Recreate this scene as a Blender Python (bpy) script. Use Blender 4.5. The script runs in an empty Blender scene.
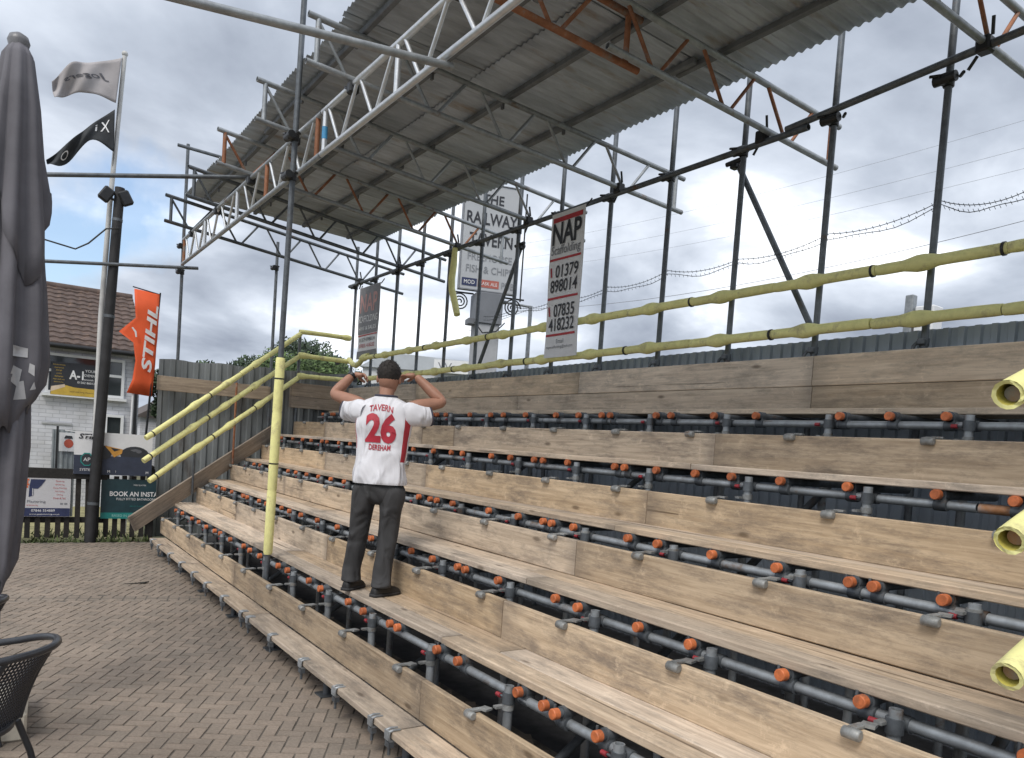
import bpy, bmesh, math, random
from mathutils import Vector, Matrix, noise
from mathutils.bvhtree import BVHTree

random.seed(7)
PI = math.pi
scene = bpy.context.scene
C = scene.collection

# ------------------------------------------------------------------ camera, sky, sun, exposure
cam_data = bpy.data.cameras.new('camera')
cam = bpy.data.objects.new('camera', cam_data)
C.objects.link(cam)
right = Vector((.82454246, -.56148405, .06975242))
down = Vector((.03115084, -.07804411, -.99646312))
fwd = Vector((.56494191, .82379899, -.04685999))
M = Matrix.Identity(4)
for i, v in enumerate((right, -down, -fwd)):
    for j in range(3):
        M[j][i] = v[j]
M.translation = (0, 0, 1.73)
cam.matrix_world = M
cam_data.sensor_width = 36
cam_data.lens = 760 * 36 / 1024
cam_data.shift_y = 106 / 1024
cam_data.clip_start = .05
cam_data.clip_end = 2000
scene.camera = cam

SUN_EL, SUN_AZ = math.radians(52), math.radians(235)     # azimuth clockwise from +Y
world = bpy.data.worlds.new('World')
scene.world = world
world.use_nodes = True
wt = world.node_tree
wt.nodes.clear()
def wn(t, **k):
    n = wt.nodes.new(t)
    for a, b in k.items(): setattr(n, a, b)
    return n
wl = wt.links.new
sky = wn('ShaderNodeTexSky', sky_type='NISHITA', sun_disc=False, sun_elevation=SUN_EL, sun_rotation=SUN_AZ)
bg1 = wn('ShaderNodeBackground'); bg1.inputs[1].default_value = .11
wl(sky.outputs[0], bg1.inputs[0])
tc = wn('ShaderNodeTexCoord')
sep = wn('ShaderNodeSeparateXYZ'); wl(tc.outputs['Generated'], sep.inputs[0])
mx = wn('ShaderNodeMath', operation='MAXIMUM'); wl(sep.outputs[2], mx.inputs[0]); mx.inputs[1].default_value = 0
ad = wn('ShaderNodeMath', operation='ADD'); wl(mx.outputs[0], ad.inputs[0]); ad.inputs[1].default_value = .28
dx = wn('ShaderNodeMath', operation='DIVIDE'); wl(sep.outputs[0], dx.inputs[0]); wl(ad.outputs[0], dx.inputs[1])
dy = wn('ShaderNodeMath', operation='DIVIDE'); wl(sep.outputs[1], dy.inputs[0]); wl(ad.outputs[0], dy.inputs[1])
cmb = wn('ShaderNodeCombineXYZ'); wl(dx.outputs[0], cmb.inputs[0]); wl(dy.outputs[0], cmb.inputs[1])
n1 = wn('ShaderNodeTexNoise'); n1.inputs['Scale'].default_value = 1.5; n1.inputs['Detail'].default_value = 8
n1.inputs['Roughness'].default_value = .52; n1.inputs['Distortion'].default_value = .25
wl(cmb.outputs[0], n1.inputs['Vector'])
r1 = wn('ShaderNodeValToRGB'); wl(n1.outputs[0], r1.inputs[0])
e = r1.color_ramp.elements
e[0].position = .35; e[0].color = (.205, .232, .285, 1)
e[1].position = .645; e[1].color = (.90, .92, .95, 1)
m_ = r1.color_ramp.elements.new(.46); m_.color = (.33, .366, .428, 1)
m_ = r1.color_ramp.elements.new(.55); m_.color = (.49, .53, .595, 1)
bg2 = wn('ShaderNodeBackground'); bg2.inputs[1].default_value = 1.0
wl(r1.outputs[0], bg2.inputs[0])
off = wn('ShaderNodeVectorMath', operation='ADD'); off.inputs[1].default_value = (3.1, 1.7, 4.0)
wl(cmb.outputs[0], off.inputs[0])
n2 = wn('ShaderNodeTexNoise'); n2.inputs['Scale'].default_value = 1.6; n2.inputs['Detail'].default_value = 7
n2.inputs['Roughness'].default_value = .55
wl(off.outputs[0], n2.inputs['Vector'])
r2 = wn('ShaderNodeValToRGB'); wl(n2.outputs[0], r2.inputs[0])
r2.color_ramp.elements[0].position = .92; r2.color_ramp.elements[0].color = (1, 1, 1, 1)
r2.color_ramp.elements[1].position = .97; r2.color_ramp.elements[1].color = (0, 0, 0, 1)
# one ragged break in the cloud low over the house
dt = wn('ShaderNodeVectorMath', operation='DOT_PRODUCT'); nrm_ = wn('ShaderNodeVectorMath', operation='NORMALIZE')
wl(tc.outputs['Generated'], nrm_.inputs[0]); wl(nrm_.outputs[0], dt.inputs[0]); dt.inputs[1].default_value = (.071, .972, .222)
n3 = wn('ShaderNodeTexNoise'); n3.inputs['Scale'].default_value = 7; n3.inputs['Detail'].default_value = 6; wl(tc.outputs['Generated'], n3.inputs['Vector'])
sb_ = wn('ShaderNodeMath', operation='MULTIPLY_ADD'); wl(n3.outputs[0], sb_.inputs[0]); sb_.inputs[1].default_value = .022; wl(dt.outputs['Value'], sb_.inputs[2])
mr3 = wn('ShaderNodeMapRange'); wl(sb_.outputs[0], mr3.inputs[0]); mr3.inputs[1].default_value = 1.0055; mr3.inputs[2].default_value = 1.0095; mr3.inputs[3].default_value = 1; mr3.inputs[4].default_value = .12
mm3 = wn('ShaderNodeMath', operation='MULTIPLY'); wl(mr3.outputs[0], mm3.inputs[0]); wl(r2.outputs[0], mm3.inputs[1])
mixs = wn('ShaderNodeMixShader')
wl(mm3.outputs[0], mixs.inputs[0]); wl(bg1.outputs[0], mixs.inputs[1]); wl(bg2.outputs[0], mixs.inputs[2])
wo = wn('ShaderNodeOutputWorld'); wl(mixs.outputs[0], wo.inputs[0])

sd = bpy.data.lights.new('sun', 'SUN'); sd.energy = 1.5; sd.angle = math.radians(25); sd.color = (1, .95, .88)
sun = bpy.data.objects.new('sun', sd); C.objects.link(sun)
sdir = Vector((math.sin(SUN_AZ) * math.cos(SUN_EL), math.cos(SUN_AZ) * math.cos(SUN_EL), math.sin(SUN_EL)))
sun.rotation_euler = sdir.to_track_quat('Z', 'Y').to_euler()
scene.view_settings.view_transform = 'Standard'
scene.view_settings.look = 'None'
scene.view_settings.gamma = 1
scene.view_settings.exposure = .80
scene.view_settings.use_curve_mapping = False
scene.render.engine = 'CYCLES'
scene.cycles.use_denoising = True
scene.cycles.max_bounces = 6

# ------------------------------------------------------------------ materials
MATS = {}
def mat(name, col, rough=.6, metal=0.0, var=.12, scale=8.0, bump=0.0, spot=None, spot_amt=.35, spot_scale=3.0, objvar=0.0,
        stretch=(1, 1, 1), spec=.5, trans=0.0, detail=6):
    """plain surface: noise-varied colour, optional blotches of a second colour, optional per-object shift"""
    if name in MATS: return MATS[name]
    m = bpy.data.materials.new(name); m.use_nodes = True
    t = m.node_tree; N = t.nodes.new; L = t.links.new
    b = t.nodes['Principled BSDF']
    b.inputs['Roughness'].default_value = rough
    b.inputs['Metallic'].default_value = metal
    b.inputs['Specular IOR Level'].default_value = spec
    if trans: b.inputs['Transmission Weight'].default_value = trans
    co = N('ShaderNodeTexCoord')
    mp = N('ShaderNodeMapping'); mp.inputs['Scale'].default_value = stretch
    L(co.outputs['Object'], mp.inputs[0])
    oi = N('ShaderNodeObjectInfo')
    sc = N('ShaderNodeVectorMath'); sc.operation = 'MULTIPLY_ADD'
    mul = N('ShaderNodeMath'); mul.operation = 'MULTIPLY'; mul.inputs[1].default_value = 37.0
    L(oi.outputs['Random'], mul.inputs[0])
    L(mp.outputs[0], sc.inputs[0]); sc.inputs[1].default_value = (1, 1, 1); L(mul.outputs[0], sc.inputs[2])
    nz = N('ShaderNodeTexNoise'); nz.inputs['Scale'].default_value = scale; nz.inputs['Detail'].default_value = detail; nz.inputs['Distortion'].default_value = 0 if detail == 6 else .8
    nz.inputs['Roughness'].default_value = .65
    L(sc.outputs[0], nz.inputs['Vector'])
    rp = N('ShaderNodeValToRGB'); L(nz.outputs[0], rp.inputs[0])
    c = Vector(col)
    lo, hi = c * (1 - var * 1.6), c * (1 + var * 1.6)
    rp.color_ramp.elements[0].position = .3; rp.color_ramp.elements[0].color = (*[max(0, min(1, x)) for x in lo], 1)
    rp.color_ramp.elements[1].position = .7; rp.color_ramp.elements[1].color = (*[max(0, min(1, x)) for x in hi], 1)
    out = rp.outputs[0]
    if spot:
        n2 = N('ShaderNodeTexNoise'); n2.inputs['Scale'].default_value = spot_scale; n2.inputs['Detail'].default_value = 8
        n2.inputs['Roughness'].default_value = .7
        L(sc.outputs[0], n2.inputs['Vector'])
        rr = N('ShaderNodeValToRGB'); L(n2.outputs[0], rr.inputs[0])
        rr.color_ramp.elements[0].position = .62 - spot_amt * .3; rr.color_ramp.elements[0].color = (0, 0, 0, 1)
        rr.color_ramp.elements[1].position = .74 - spot_amt * .25; rr.color_ramp.elements[1].color = (1, 1, 1, 1)
        mm = N('ShaderNodeMix'); mm.data_type = 'RGBA'
        L(rr.outputs[0], mm.inputs['Factor']); L(out, mm.inputs['A']); mm.inputs['B'].default_value = (*spot, 1)
        out = mm.outputs['Result']
    if objvar:
        hv = N('ShaderNodeHueSaturation')
        mr = N('ShaderNodeMapRange'); L(oi.outputs['Random'], mr.inputs[0])
        mr.inputs[3].default_value = 1 - objvar; mr.inputs[4].default_value = 1 + objvar
        L(mr.outputs[0], hv.inputs['Value']); L(out, hv.inputs['Color'])
        out = hv.outputs[0]
    L(out, b.inputs['Base Color'])
    if bump:
        bp = N('ShaderNodeBump'); bp.inputs['Strength'].default_value = min(1, bump); bp.inputs['Distance'].default_value = .01 * max(1, bump)
        L(nz.outputs[0], bp.inputs['Height']); L(bp.outputs[0], b.inputs['Normal'])
    MATS[name] = m
    return m

def wood(name, dark, light, tint=.18, dirt=(.10, .085, .07), dirt_amt=.5, axis=1):
    """weathered softwood board, grain along the local Y (or X) axis, knots, cracks, dirt blotches"""
    if name in MATS: return MATS[name]
    m = bpy.data.materials.new(name); m.use_nodes = True
    t = m.node_tree; N = t.nodes.new; L = t.links.new
    b = t.nodes['Principled BSDF']; b.inputs['Roughness'].default_value = .85; b.inputs['Specular IOR Level'].default_value = .25
    co = N('ShaderNodeTexCoord'); oi = N('ShaderNodeObjectInfo')
    mul = N('ShaderNodeMath'); mul.operation = 'MULTIPLY'; mul.inputs[1].default_value = 53.0
    L(oi.outputs['Random'], mul.inputs[0])
    add = N('ShaderNodeVectorMath'); add.operation = 'ADD'
    L(co.outputs['Object'], add.inputs[0]); L(mul.outputs[0], add.inputs[1])
    mp = N('ShaderNodeMapping'); L(add.outputs[0], mp.inputs[0])
    mp.inputs['Scale'].default_value = (22, 1.1, 22) if axis == 1 else (1.1, 22, 22)
    g = N('ShaderNodeTexNoise'); g.inputs['Scale'].default_value = 1.6; g.inputs['Detail'].default_value = 8; g.inputs['Roughness'].default_value = .68
    g.inputs['Distortion'].default_value = .6
    L(mp.outputs[0], g.inputs['Vector'])
    rp = N('ShaderNodeValToRGB'); L(g.outputs[0], rp.inputs[0])
    rp.color_ramp.elements[0].position = .30; rp.color_ramp.elements[0].color = (*dark, 1)
    rp.color_ramp.elements[1].position = .66; rp.color_ramp.elements[1].color = (*light, 1)
    # broad blotches of grey weathering
    n2 = N('ShaderNodeTexNoise'); n2.inputs['Scale'].default_value = 1.9; n2.inputs['Detail'].default_value = 14; n2.inputs['Roughness'].default_value = .80
    mb_ = N('ShaderNodeMapping'); mb_.inputs['Scale'].default_value = (4.2, 1.0, 4.2) if axis == 1 else (1.0, 4.2, 4.2); L(add.outputs[0], mb_.inputs[0]); L(mb_.outputs[0], n2.inputs['Vector'])
    r2 = N('ShaderNodeValToRGB'); L(n2.outputs[0], r2.inputs[0])
    r2.color_ramp.elements[0].position = .47; r2.color_ramp.elements[0].color = (0, 0, 0, 1)
    r2.color_ramp.elements[1].position = .64; r2.color_ramp.elements[1].color = (dirt_amt, dirt_amt, dirt_amt, 1)
    m1 = N('ShaderNodeMix'); m1.data_type = 'RGBA'
    L(r2.outputs[0], m1.inputs['Factor']); L(rp.outputs[0], m1.inputs['A']); m1.inputs['B'].default_value = (*dirt, 1)
    # knots
    mk = N('ShaderNodeMapping'); mk.inputs['Scale'].default_value = (5.5, 1.9, 5.5) if axis == 1 else (1.9, 5.5, 5.5)
    L(add.outputs[0], mk.inputs[0])
    vo = N('ShaderNodeTexVoronoi'); vo.inputs['Scale'].default_value = 1.0
    L(mk.outputs[0], vo.inputs['Vector'])
    rk = N('ShaderNodeValToRGB'); L(vo.outputs['Distance'], rk.inputs[0])
    rk.color_ramp.elements[0].position = .05; rk.color_ramp.elements[0].color = (.75, .75, .75, 1)
    rk.color_ramp.elements[1].position = .11; rk.color_ramp.elements[1].color = (0, 0, 0, 1)
    m2 = N('ShaderNodeMix'); m2.data_type = 'RGBA'
    L(rk.outputs[0], m2.inputs['Factor']); L(m1.outputs['Result'], m2.inputs['A']); m2.inputs['B'].default_value = (dark[0] * .35, dark[1] * .33, dark[2] * .32, 1)
    # long drying cracks
    mc = N('ShaderNodeMapping'); mc.inputs['Scale'].default_value = (30, .55, 30) if axis == 1 else (.55, 30, 30)
    L(add.outputs[0], mc.inputs[0])
    nc = N('ShaderNodeTexNoise'); nc.inputs['Scale'].default_value = .8; nc.inputs['Detail'].default_value = 2
    L(mc.outputs[0], nc.inputs['Vector'])
    rc = N('ShaderNodeValToRGB'); L(nc.outputs[0], rc.inputs[0])
    rc.color_ramp.elements[0].position = .27; rc.color_ramp.elements[0].color = (.8, .8, .8, 1)
    rc.color_ramp.elements[1].position = .31; rc.color_ramp.elements[1].color = (0, 0, 0, 1)
    m3 = N('ShaderNodeMix'); m3.data_type = 'RGBA'
    L(rc.outputs[0], m3.inputs['Factor']); L(m2.outputs['Result'], m3.inputs['A']); m3.inputs['B'].default_value = (dark[0] * .3, dark[1] * .28, dark[2] * .27, 1)
    # damp, dirty board ends and pale scuffs
    sg_ = N('ShaderNodeSeparateXYZ'); L(co.outputs['Generated'], sg_.inputs[0])
    pe = N('ShaderNodeMath'); pe.operation = 'PINGPONG'; pe.inputs[1].default_value = .5; L(sg_.outputs[axis if axis == 1 else 0], pe.inputs[0])
    pn_ = N('ShaderNodeMath'); pn_.operation = 'MULTIPLY_ADD'; L(n2.outputs[0], pn_.inputs[0]); pn_.inputs[1].default_value = -.05; L(pe.outputs[0], pn_.inputs[2])
    re_ = N('ShaderNodeMapRange'); L(pn_.outputs[0], re_.inputs[0]); re_.inputs[1].default_value = -.02; re_.inputs[2].default_value = .012; re_.inputs[3].default_value = .55; re_.inputs[4].default_value = 0
    m4 = N('ShaderNodeMix'); m4.data_type = 'RGBA'; L(re_.outputs[0], m4.inputs['Factor']); L(m3.outputs['Result'], m4.inputs['A']); m4.inputs['B'].default_value = (*dirt, 1)
    ns = N('ShaderNodeTexNoise'); ns.inputs['Scale'].default_value = 7; ns.inputs['Detail'].default_value = 12; ns.inputs['Roughness'].default_value = .78; L(add.outputs[0], ns.inputs['Vector'])
    rs_ = N('ShaderNodeMapRange'); L(ns.outputs[0], rs_.inputs[0]); rs_.inputs[1].default_value = .57; rs_.inputs[2].default_value = .68; rs_.inputs[3].default_value = 0; rs_.inputs[4].default_value = .55
    m5 = N('ShaderNodeMix'); m5.data_type = 'RGBA'; L(rs_.outputs[0], m5.inputs['Factor']); L(m4.outputs['Result'], m5.inputs['A']); m5.inputs['B'].default_value = (min(1, light[0] * 1.25), min(1, light[1] * 1.25), min(1, light[2] * 1.25), 1)
    m3 = m5
    # per-board shift
    w = N('ShaderNodeTexWhiteNoise'); w.noise_dimensions = '1D'; L(oi.outputs['Random'], w.inputs['W'])
    mr = N('ShaderNodeMapRange'); L(w.outputs['Value'], mr.inputs[0]); mr.inputs[3].default_value = 1 - tint; mr.inputs[4].default_value = 1 + tint
    ms = N('ShaderNodeMapRange'); L(oi.outputs['Random'], ms.inputs[0]); ms.inputs[3].default_value = .75; ms.inputs[4].default_value = 1.1
    hv = N('ShaderNodeHueSaturation'); L(mr.outputs[0], hv.inputs['Value']); L(ms.outputs[0], hv.inputs['Saturation'])
    L(m3.outputs['Result'], hv.inputs['Color']); L(hv.outputs[0], b.inputs['Base Color'])
    bp = N('ShaderNodeBump'); bp.inputs['Strength'].default_value = .35; bp.inputs['Distance'].default_value = .006
    L(g.outputs[0], bp.inputs['Height']); L(bp.outputs[0], b.inputs['Normal'])
    MATS[name] = m
    return m

W_SEAT = wood('pale_seat_board', (.375, .28, .195), (.645, .515, .38), dirt=(.24, .20, .16), dirt_amt=.9, tint=.22)
W_RISE = wood('tan_face_board', (.335, .245, .158), (.585, .458, .318), dirt=(.195, .155, .12), dirt_amt=.9, tint=.24)
W_GREY = wood('grey_face_board', (.45, .345, .245), (.72, .585, .435), dirt=(.28, .235, .185), dirt_amt=.8)
W_STR = wood('stringer_board', (.24, .19, .145), (.42, .345, .27), dirt=(.12, .1, .085), dirt_amt=.5, axis=0)
W_TIMB = wood('dark_timber', (.022, .021, .02), (.05, .045, .04), dirt=(.02, .02, .02))
W_PURL = mat('dull_purlin', (.16, .17, .185), .7, .1, .2, 6)
CLIPM = mat('worn_steel_clip', (.27, .275, .27), .6, .4, .2, 30, spot=(.2, .14, .1), spot_amt=.2, spot_scale=20, objvar=.2)
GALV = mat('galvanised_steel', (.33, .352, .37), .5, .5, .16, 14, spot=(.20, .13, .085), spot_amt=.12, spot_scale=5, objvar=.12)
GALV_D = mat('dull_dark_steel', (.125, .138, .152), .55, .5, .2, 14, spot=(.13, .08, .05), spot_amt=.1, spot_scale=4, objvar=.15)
GALV_B = mat('bright_aluminium', (.68, .70, .72), .36, .7, .08, 20, objvar=.06)
RUSTP = mat('rusty_orange_paint', (.30, .125, .062), .65, .1, .22, 12, spot=(.22, .20, .18), spot_amt=.3, spot_scale=6, objvar=.15)
WORN = mat('worn_orange_paint', (.42, .20, .09), .6, .2, .2, 6, spot=(.30, .31, .32), spot_amt=.55, spot_scale=3)
CAP = mat('orange_plastic_cap', (.52, .145, .05), .55, 0, .2, 30, spot=(.25, .10, .06), spot_amt=.15, spot_scale=9, objvar=.22)
REDM = mat('red_painted_bolt', (.32, .035, .045), .5, .2, .15, 30)
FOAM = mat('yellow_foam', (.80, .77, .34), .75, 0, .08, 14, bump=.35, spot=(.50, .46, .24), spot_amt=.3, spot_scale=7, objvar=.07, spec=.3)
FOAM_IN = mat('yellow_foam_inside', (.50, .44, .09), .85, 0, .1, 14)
TAPE = mat('black_tape', (.022, .022, .024), .5)
SHEET = mat('galvanised_roof_sheet', (.43, .475, .53), .6, .1, .16, 3.5, spot=(.30, .25, .20), spot_amt=.18, spot_scale=1.6, objvar=.14, stretch=(.5, 3, 1))
FENCEM = mat('blue_grey_metal_sheet', (.30, .345, .40), .5, .15, .14, 2.0, spot=(.30, .32, .34), spot_amt=.12, spot_scale=1.3, stretch=(1, 1, .35))
WALLM = mat('grey_green_metal_sheet', (.20, .215, .22), .6, .1, .18, 2.2, spot=(.13, .125, .12), spot_amt=.25, stretch=(1, 1, .3))
BLACKP = mat('black_satin_paint', (.02, .021, .023), .42, .2, .15, 20)
WHITE = mat('white_paint', (.72, .73, .74), .6, 0, .04, 8)
DARKTXT = mat('dark_lettering', (.03, .032, .04), .6)
REDTXT = mat('red_lettering', (.45, .035, .045), .6)
GREYTXT = mat('grey_lettering', (.22, .23, .25), .6)
WHITETXT = mat('white_lettering', (.78, .78, .78), .6)
NAVY = mat('navy_print', (.028, .038, .10), .5)
TEAL = mat('teal_print', (.02, .24, .22), .5)
PETROL = mat('dark_petrol_print', (.018, .05, .062), .5)
ORANGEP = mat('orange_print', (.70, .16, .05), .5)
GOLD = mat('gold_print', (.55, .37, .06), .5)
SKYBLUE = mat('blue_tape', (.06, .28, .52), .5)
GLASS = mat('window_glass', (.035, .042, .045), .08, 0, .2, 2, spec=.8)
CONC = mat('pale_concrete', (.50, .46, .38), .85, 0, .1, 14, bump=.2)

# ------------------------------------------------------------------ mesh helpers
class MB:
    def __init__(s, *mats): s.v = []; s.f = []; s.m = []; s.mats = list(mats); s.cur = 0; s.smooth = []; s.sm = False
    def use(s, m):
        if m not in s.mats: s.mats.append(m)
        s.cur = s.mats.index(m); return s
    def add(s, vs, fs, smooth=None):
        o = len(s.v); s.v += [Vector(x) for x in vs]
        for f in fs:
            s.f.append([i + o for i in f]); s.m.append(s.cur); s.smooth.append(s.sm if smooth is None else smooth)
        return s
    def box(s, c, size, rot=None, bev=0.0):
        hx, hy, hz = [d / 2 for d in size]; c = Vector(c)
        if bev:
            bm = bmesh.new(); bmesh.ops.create_cube(bm, size=1)
            for v in bm.verts: v.co = Vector((v.co.x * hx * 2, v.co.y * hy * 2, v.co.z * hz * 2))
            bmesh.ops.bevel(bm, geom=list(bm.edges), offset=bev, segments=1, affect='EDGES')
            vs = [v.co.copy() for v in bm.verts]; bm.verts.index_update()
            fs = [[v.index for v in f.verts] for f in bm.faces]; bm.free()
        else:
            vs = [Vector((x, y, z)) for x in (-hx, hx) for y in (-hy, hy) for z in (-hz, hz)]
            fs = [(0, 1, 3, 2), (4, 6, 7, 5), (0, 4, 5, 1), (2, 3, 7, 6), (0, 2, 6, 4), (1, 5, 7, 3)]
        if rot is not None: vs = [rot @ v for v in vs]
        return s.add([v + c for v in vs], fs, False)
    def tube(s, p0, p1, r, seg=10, r1=None, caps=True, hollow=0.0):
        p0, p1 = Vector(p0), Vector(p1); d = (p1 - p0).normalized()
        a = d.orthogonal().normalized(); b = d.cross(a)
        r1 = r if r1 is None else r1
        vs = []
        for p, q in ((p0, r), (p1, r1)):
            vs += [p + (a * math.cos(2 * PI * i / seg) + b * math.sin(2 * PI * i / seg)) * q for i in range(seg)]
        fs = [(i, (i + 1) % seg, seg + (i + 1) % seg, seg + i) for i in range(seg)]
        s.add(vs, fs, True)
        if caps:
            if hollow:
                for p, q, sg in ((p0, r, 1), (p1, r1, -1)):
                    w = [p + (a * math.cos(2 * PI * i / seg) + b * math.sin(2 * PI * i / seg)) * q for i in range(seg)]
                    w += [p + (a * math.cos(2 * PI * i / seg) + b * math.sin(2 * PI * i / seg)) * (q - hollow) for i in range(seg)]
                    w += [x + d * .06 * sg for x in w[seg:]]
                    fs = []
                    for i in range(seg):
                        j = (i + 1) % seg
                        fs.append((i, j, seg + j, seg + i)); fs.append((seg + i, seg + j, 2 * seg + j, 2 * seg + i))
                    fs.append(tuple(2 * seg + i for i in range(seg)))
                    s.add(w, fs, False)
            else:
                s.add([p0 + (a * math.cos(2 * PI * i / seg) + b * math.sin(2 * PI * i / seg)) * r for i in range(seg)], [tuple(range(seg))[::-1]], False)
                s.add([p1 + (a * math.cos(2 * PI * i / seg) + b * math.sin(2 * PI * i / seg)) * r1 for i in range(seg)], [tuple(range(seg))], False)
        return s
    def path(s, pts, r, seg=10, closed=False, caps=True):
        """swept tube; r a number or a list of radii"""
        pts = [Vector(p) for p in pts]; n = len(pts)
        rs = r if isinstance(r, (list, tuple)) else [r] * n
        vs = []; prev = None
        for i, p in enumerate(pts):
            if closed: d = pts[(i + 1) % n] - pts[i - 1]
            else: d = pts[min(i + 1, n - 1)] - pts[max(i - 1, 0)]
            d.normalize()
            a = d.orthogonal().normalized() if prev is None else (prev - d * prev.dot(d)).normalized()
            prev = a; b = d.cross(a)
            vs += [p + (a * math.cos(2 * PI * k / seg) + b * math.sin(2 * PI * k / seg)) * rs[i] for k in range(seg)]
        fs = []
        for i in range(n if closed else n - 1):
            for k in range(seg):
                k2 = (k + 1) % seg; i2 = (i + 1) % n
                fs.append((i * seg + k, i * seg + k2, i2 * seg + k2, i2 * seg + k))
        s.add(vs, fs, True)
        if caps and not closed:
            s.add(vs[:seg], [tuple(range(seg))[::-1]], False); s.add(vs[-seg:], [tuple(range(seg))], False)
        return s
    def loft(s, rings, caps=True, smooth=True):
        n = len(rings[0]); vs = [v for r in rings for v in r]; fs = []
        for i in range(len(rings) - 1):
            for k in range(n):
                k2 = (k + 1) % n
                fs.append((i * n + k, i * n + k2, (i + 1) * n + k2, (i + 1) * n + k))
        if caps:
            fs.append(tuple(range(n))[::-1]); fs.append(tuple((len(rings) - 1) * n + k for k in range(n)))
        return s.add(vs, fs, smooth)
    def prism(s, pts, ext):
        """flat polygon pushed along ext"""
        pts = [Vector(p) for p in pts]; ext = Vector(ext); n = len(pts)
        vs = pts + [p + ext for p in pts]
        fs = [tuple(range(n))[::-1], tuple(range(n, 2 * n))] + [(i, (i + 1) % n, n + (i + 1) % n, n + i) for i in range(n)]
        return s.add(vs, fs, False)
    def ball(s, c, r, sc=(1, 1, 1), seg=14, rings=9, rot=None):
        c = Vector(c); R_ = []
        for j in range(1, rings):
            th = PI * j / rings; row = []
            for i in range(seg):
                v = Vector((math.sin(th) * math.cos(2 * PI * i / seg) * sc[0], math.sin(th) * math.sin(2 * PI * i / seg) * sc[1], math.cos(th) * sc[2])) * r
                row.append(c + (rot @ v if rot is not None else v))
            R_.append(row)
        top = Vector((0, 0, sc[2] * r)); bot = -top
        if rot is not None: top = rot @ top; bot = rot @ bot
        o = [v for row in R_ for v in row]; nb = len(o); o += [c + top, c + bot]; fs = []
        for j in range(rings - 2):
            for i in range(seg):
                i2 = (i + 1) % seg
                fs.append((j * seg + i, (j + 1) * seg + i, (j + 1) * seg + i2, j * seg + i2))
        for i in range(seg):
            i2 = (i + 1) % seg
            fs.append((nb, i, i2)); fs.append((nb + 1, (rings - 2) * seg + i2, (rings - 2) * seg + i))
        return s.add(o, fs, True)
    def text(s, body, o, x, up, h, w=None, align='CENTER', lift=.002, weight=0.0, shear=0.0, mirror=False, space=1.0):
        """flat lettering: cap height h, optional total width w, centred on (or starting at) o, facing x cross up"""
        vs, fs = text_mesh(body, weight, shear, space)
        if not vs: return s
        x0 = min(v[0] for v in vs); x1 = max(v[0] for v in vs); y0 = min(v[1] for v in vs); y1 = max(v[1] for v in vs)
        ky = h / (y1 - y0); kx = ky if w is None else w / (x1 - x0)
        x = Vector(x).normalized(); up = Vector(up).normalized(); nrm = x.cross(up); o = Vector(o)
        cx = {'CENTER': (x0 + x1) / 2, 'LEFT': x0, 'RIGHT': x1}[align]; cy = (y0 + y1) / 2
        sg = -1 if mirror else 1
        return s.add([o + x * ((v[0] - cx) * kx * sg) + up * ((v[1] - cy) * ky) + nrm * lift for v in vs], [f[::sg] for f in fs], False)
    def build(s, name, parent=None, smooth_angle=None):
        me = bpy.data.meshes.new(name)
        me.from_pydata([tuple(v) for v in s.v], [], s.f)
        for m in s.mats: me.materials.append(m)
        me.polygons.foreach_set('material_index', s.m)
        me.polygons.foreach_set('use_smooth', s.smooth)
        me.update()
        o = bpy.data.objects.new(name, me); C.objects.link(o)
        if parent is not None: o.parent = parent
        return o

TXT = {}
def text_mesh(body, weight, shear, space):
    k = (body, weight, shear, space)
    if k in TXT: return TXT[k]
    cu = bpy.data.curves.new('lettering', 'FONT'); cu.body = body; cu.offset = weight; cu.shear = shear
    cu.resolution_u = 3; cu.space_character = space; cu.align_x = 'CENTER'
    ob = bpy.data.objects.new('lettering', cu); C.objects.link(ob)
    dg = bpy.context.evaluated_depsgraph_get(); dg.update()
    me = bpy.data.meshes.new_from_object(ob.evaluated_get(dg))
    vs = [tuple(v.co) for v in me.vertices]; fs = [tuple(p.vertices) for p in me.polygons]
    bpy.data.objects.remove(ob); bpy.data.curves.remove(cu); bpy.data.meshes.remove(me)
    TXT[k] = (vs, fs)
    return TXT[k]

def tag(o, label=None, cat=None, group=None, kind=None):
    if label: o['label'] = label
    if cat: o['category'] = cat
    if group: o['group'] = group
    if kind or label: o['kind'] = kind or 'thing'
    return o
def thing(name, label, cat, loc=(0, 0, 0), group=None, rz=0):
    o = bpy.data.objects.new(name, None); C.objects.link(o)
    o.empty_display_size = .1; o.location = loc; o.rotation_euler = (0, 0, rz)
    return tag(o, label, cat, group)
def dup(root, loc, label, rz=None):
    r = root.copy(); C.objects.link(r); r.location = loc; r['label'] = label
    if rz is not None: r.rotation_euler = (0, 0, rz)
    for ch in root.children:
        c = ch.copy(); C.objects.link(c); c.parent = r
        for g in ch.children:
            d = g.copy(); C.objects.link(d); d.parent = c
    return r
def move(o, loc):
    """mesh built round world coordinates -> same place with its origin at loc"""
    o.data.transform(Matrix.Translation(-Vector(loc))); o.location = loc; return o
ORD = ['first', 'second', 'third', 'fourth', 'fifth', 'sixth', 'seventh', 'eighth', 'ninth', 'tenth', 'eleventh', 'twelfth', 'thirteenth',
       'fourteenth', 'fifteenth', 'sixteenth', 'seventeenth', 'eighteenth', 'nineteenth', 'twentieth', 'twenty-first', 'twenty-second',
       'twenty-third', 'twenty-fourth', 'twenty-fifth', 'twenty-sixth', 'twenty-seventh', 'twenty-eighth', 'twenty-ninth', 'thirtieth',
       'thirty-first', 'thirty-second', 'thirty-third', 'thirty-fourth', 'thirty-fifth', 'thirty-sixth', 'thirty-seventh', 'thirty-eighth']
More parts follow.
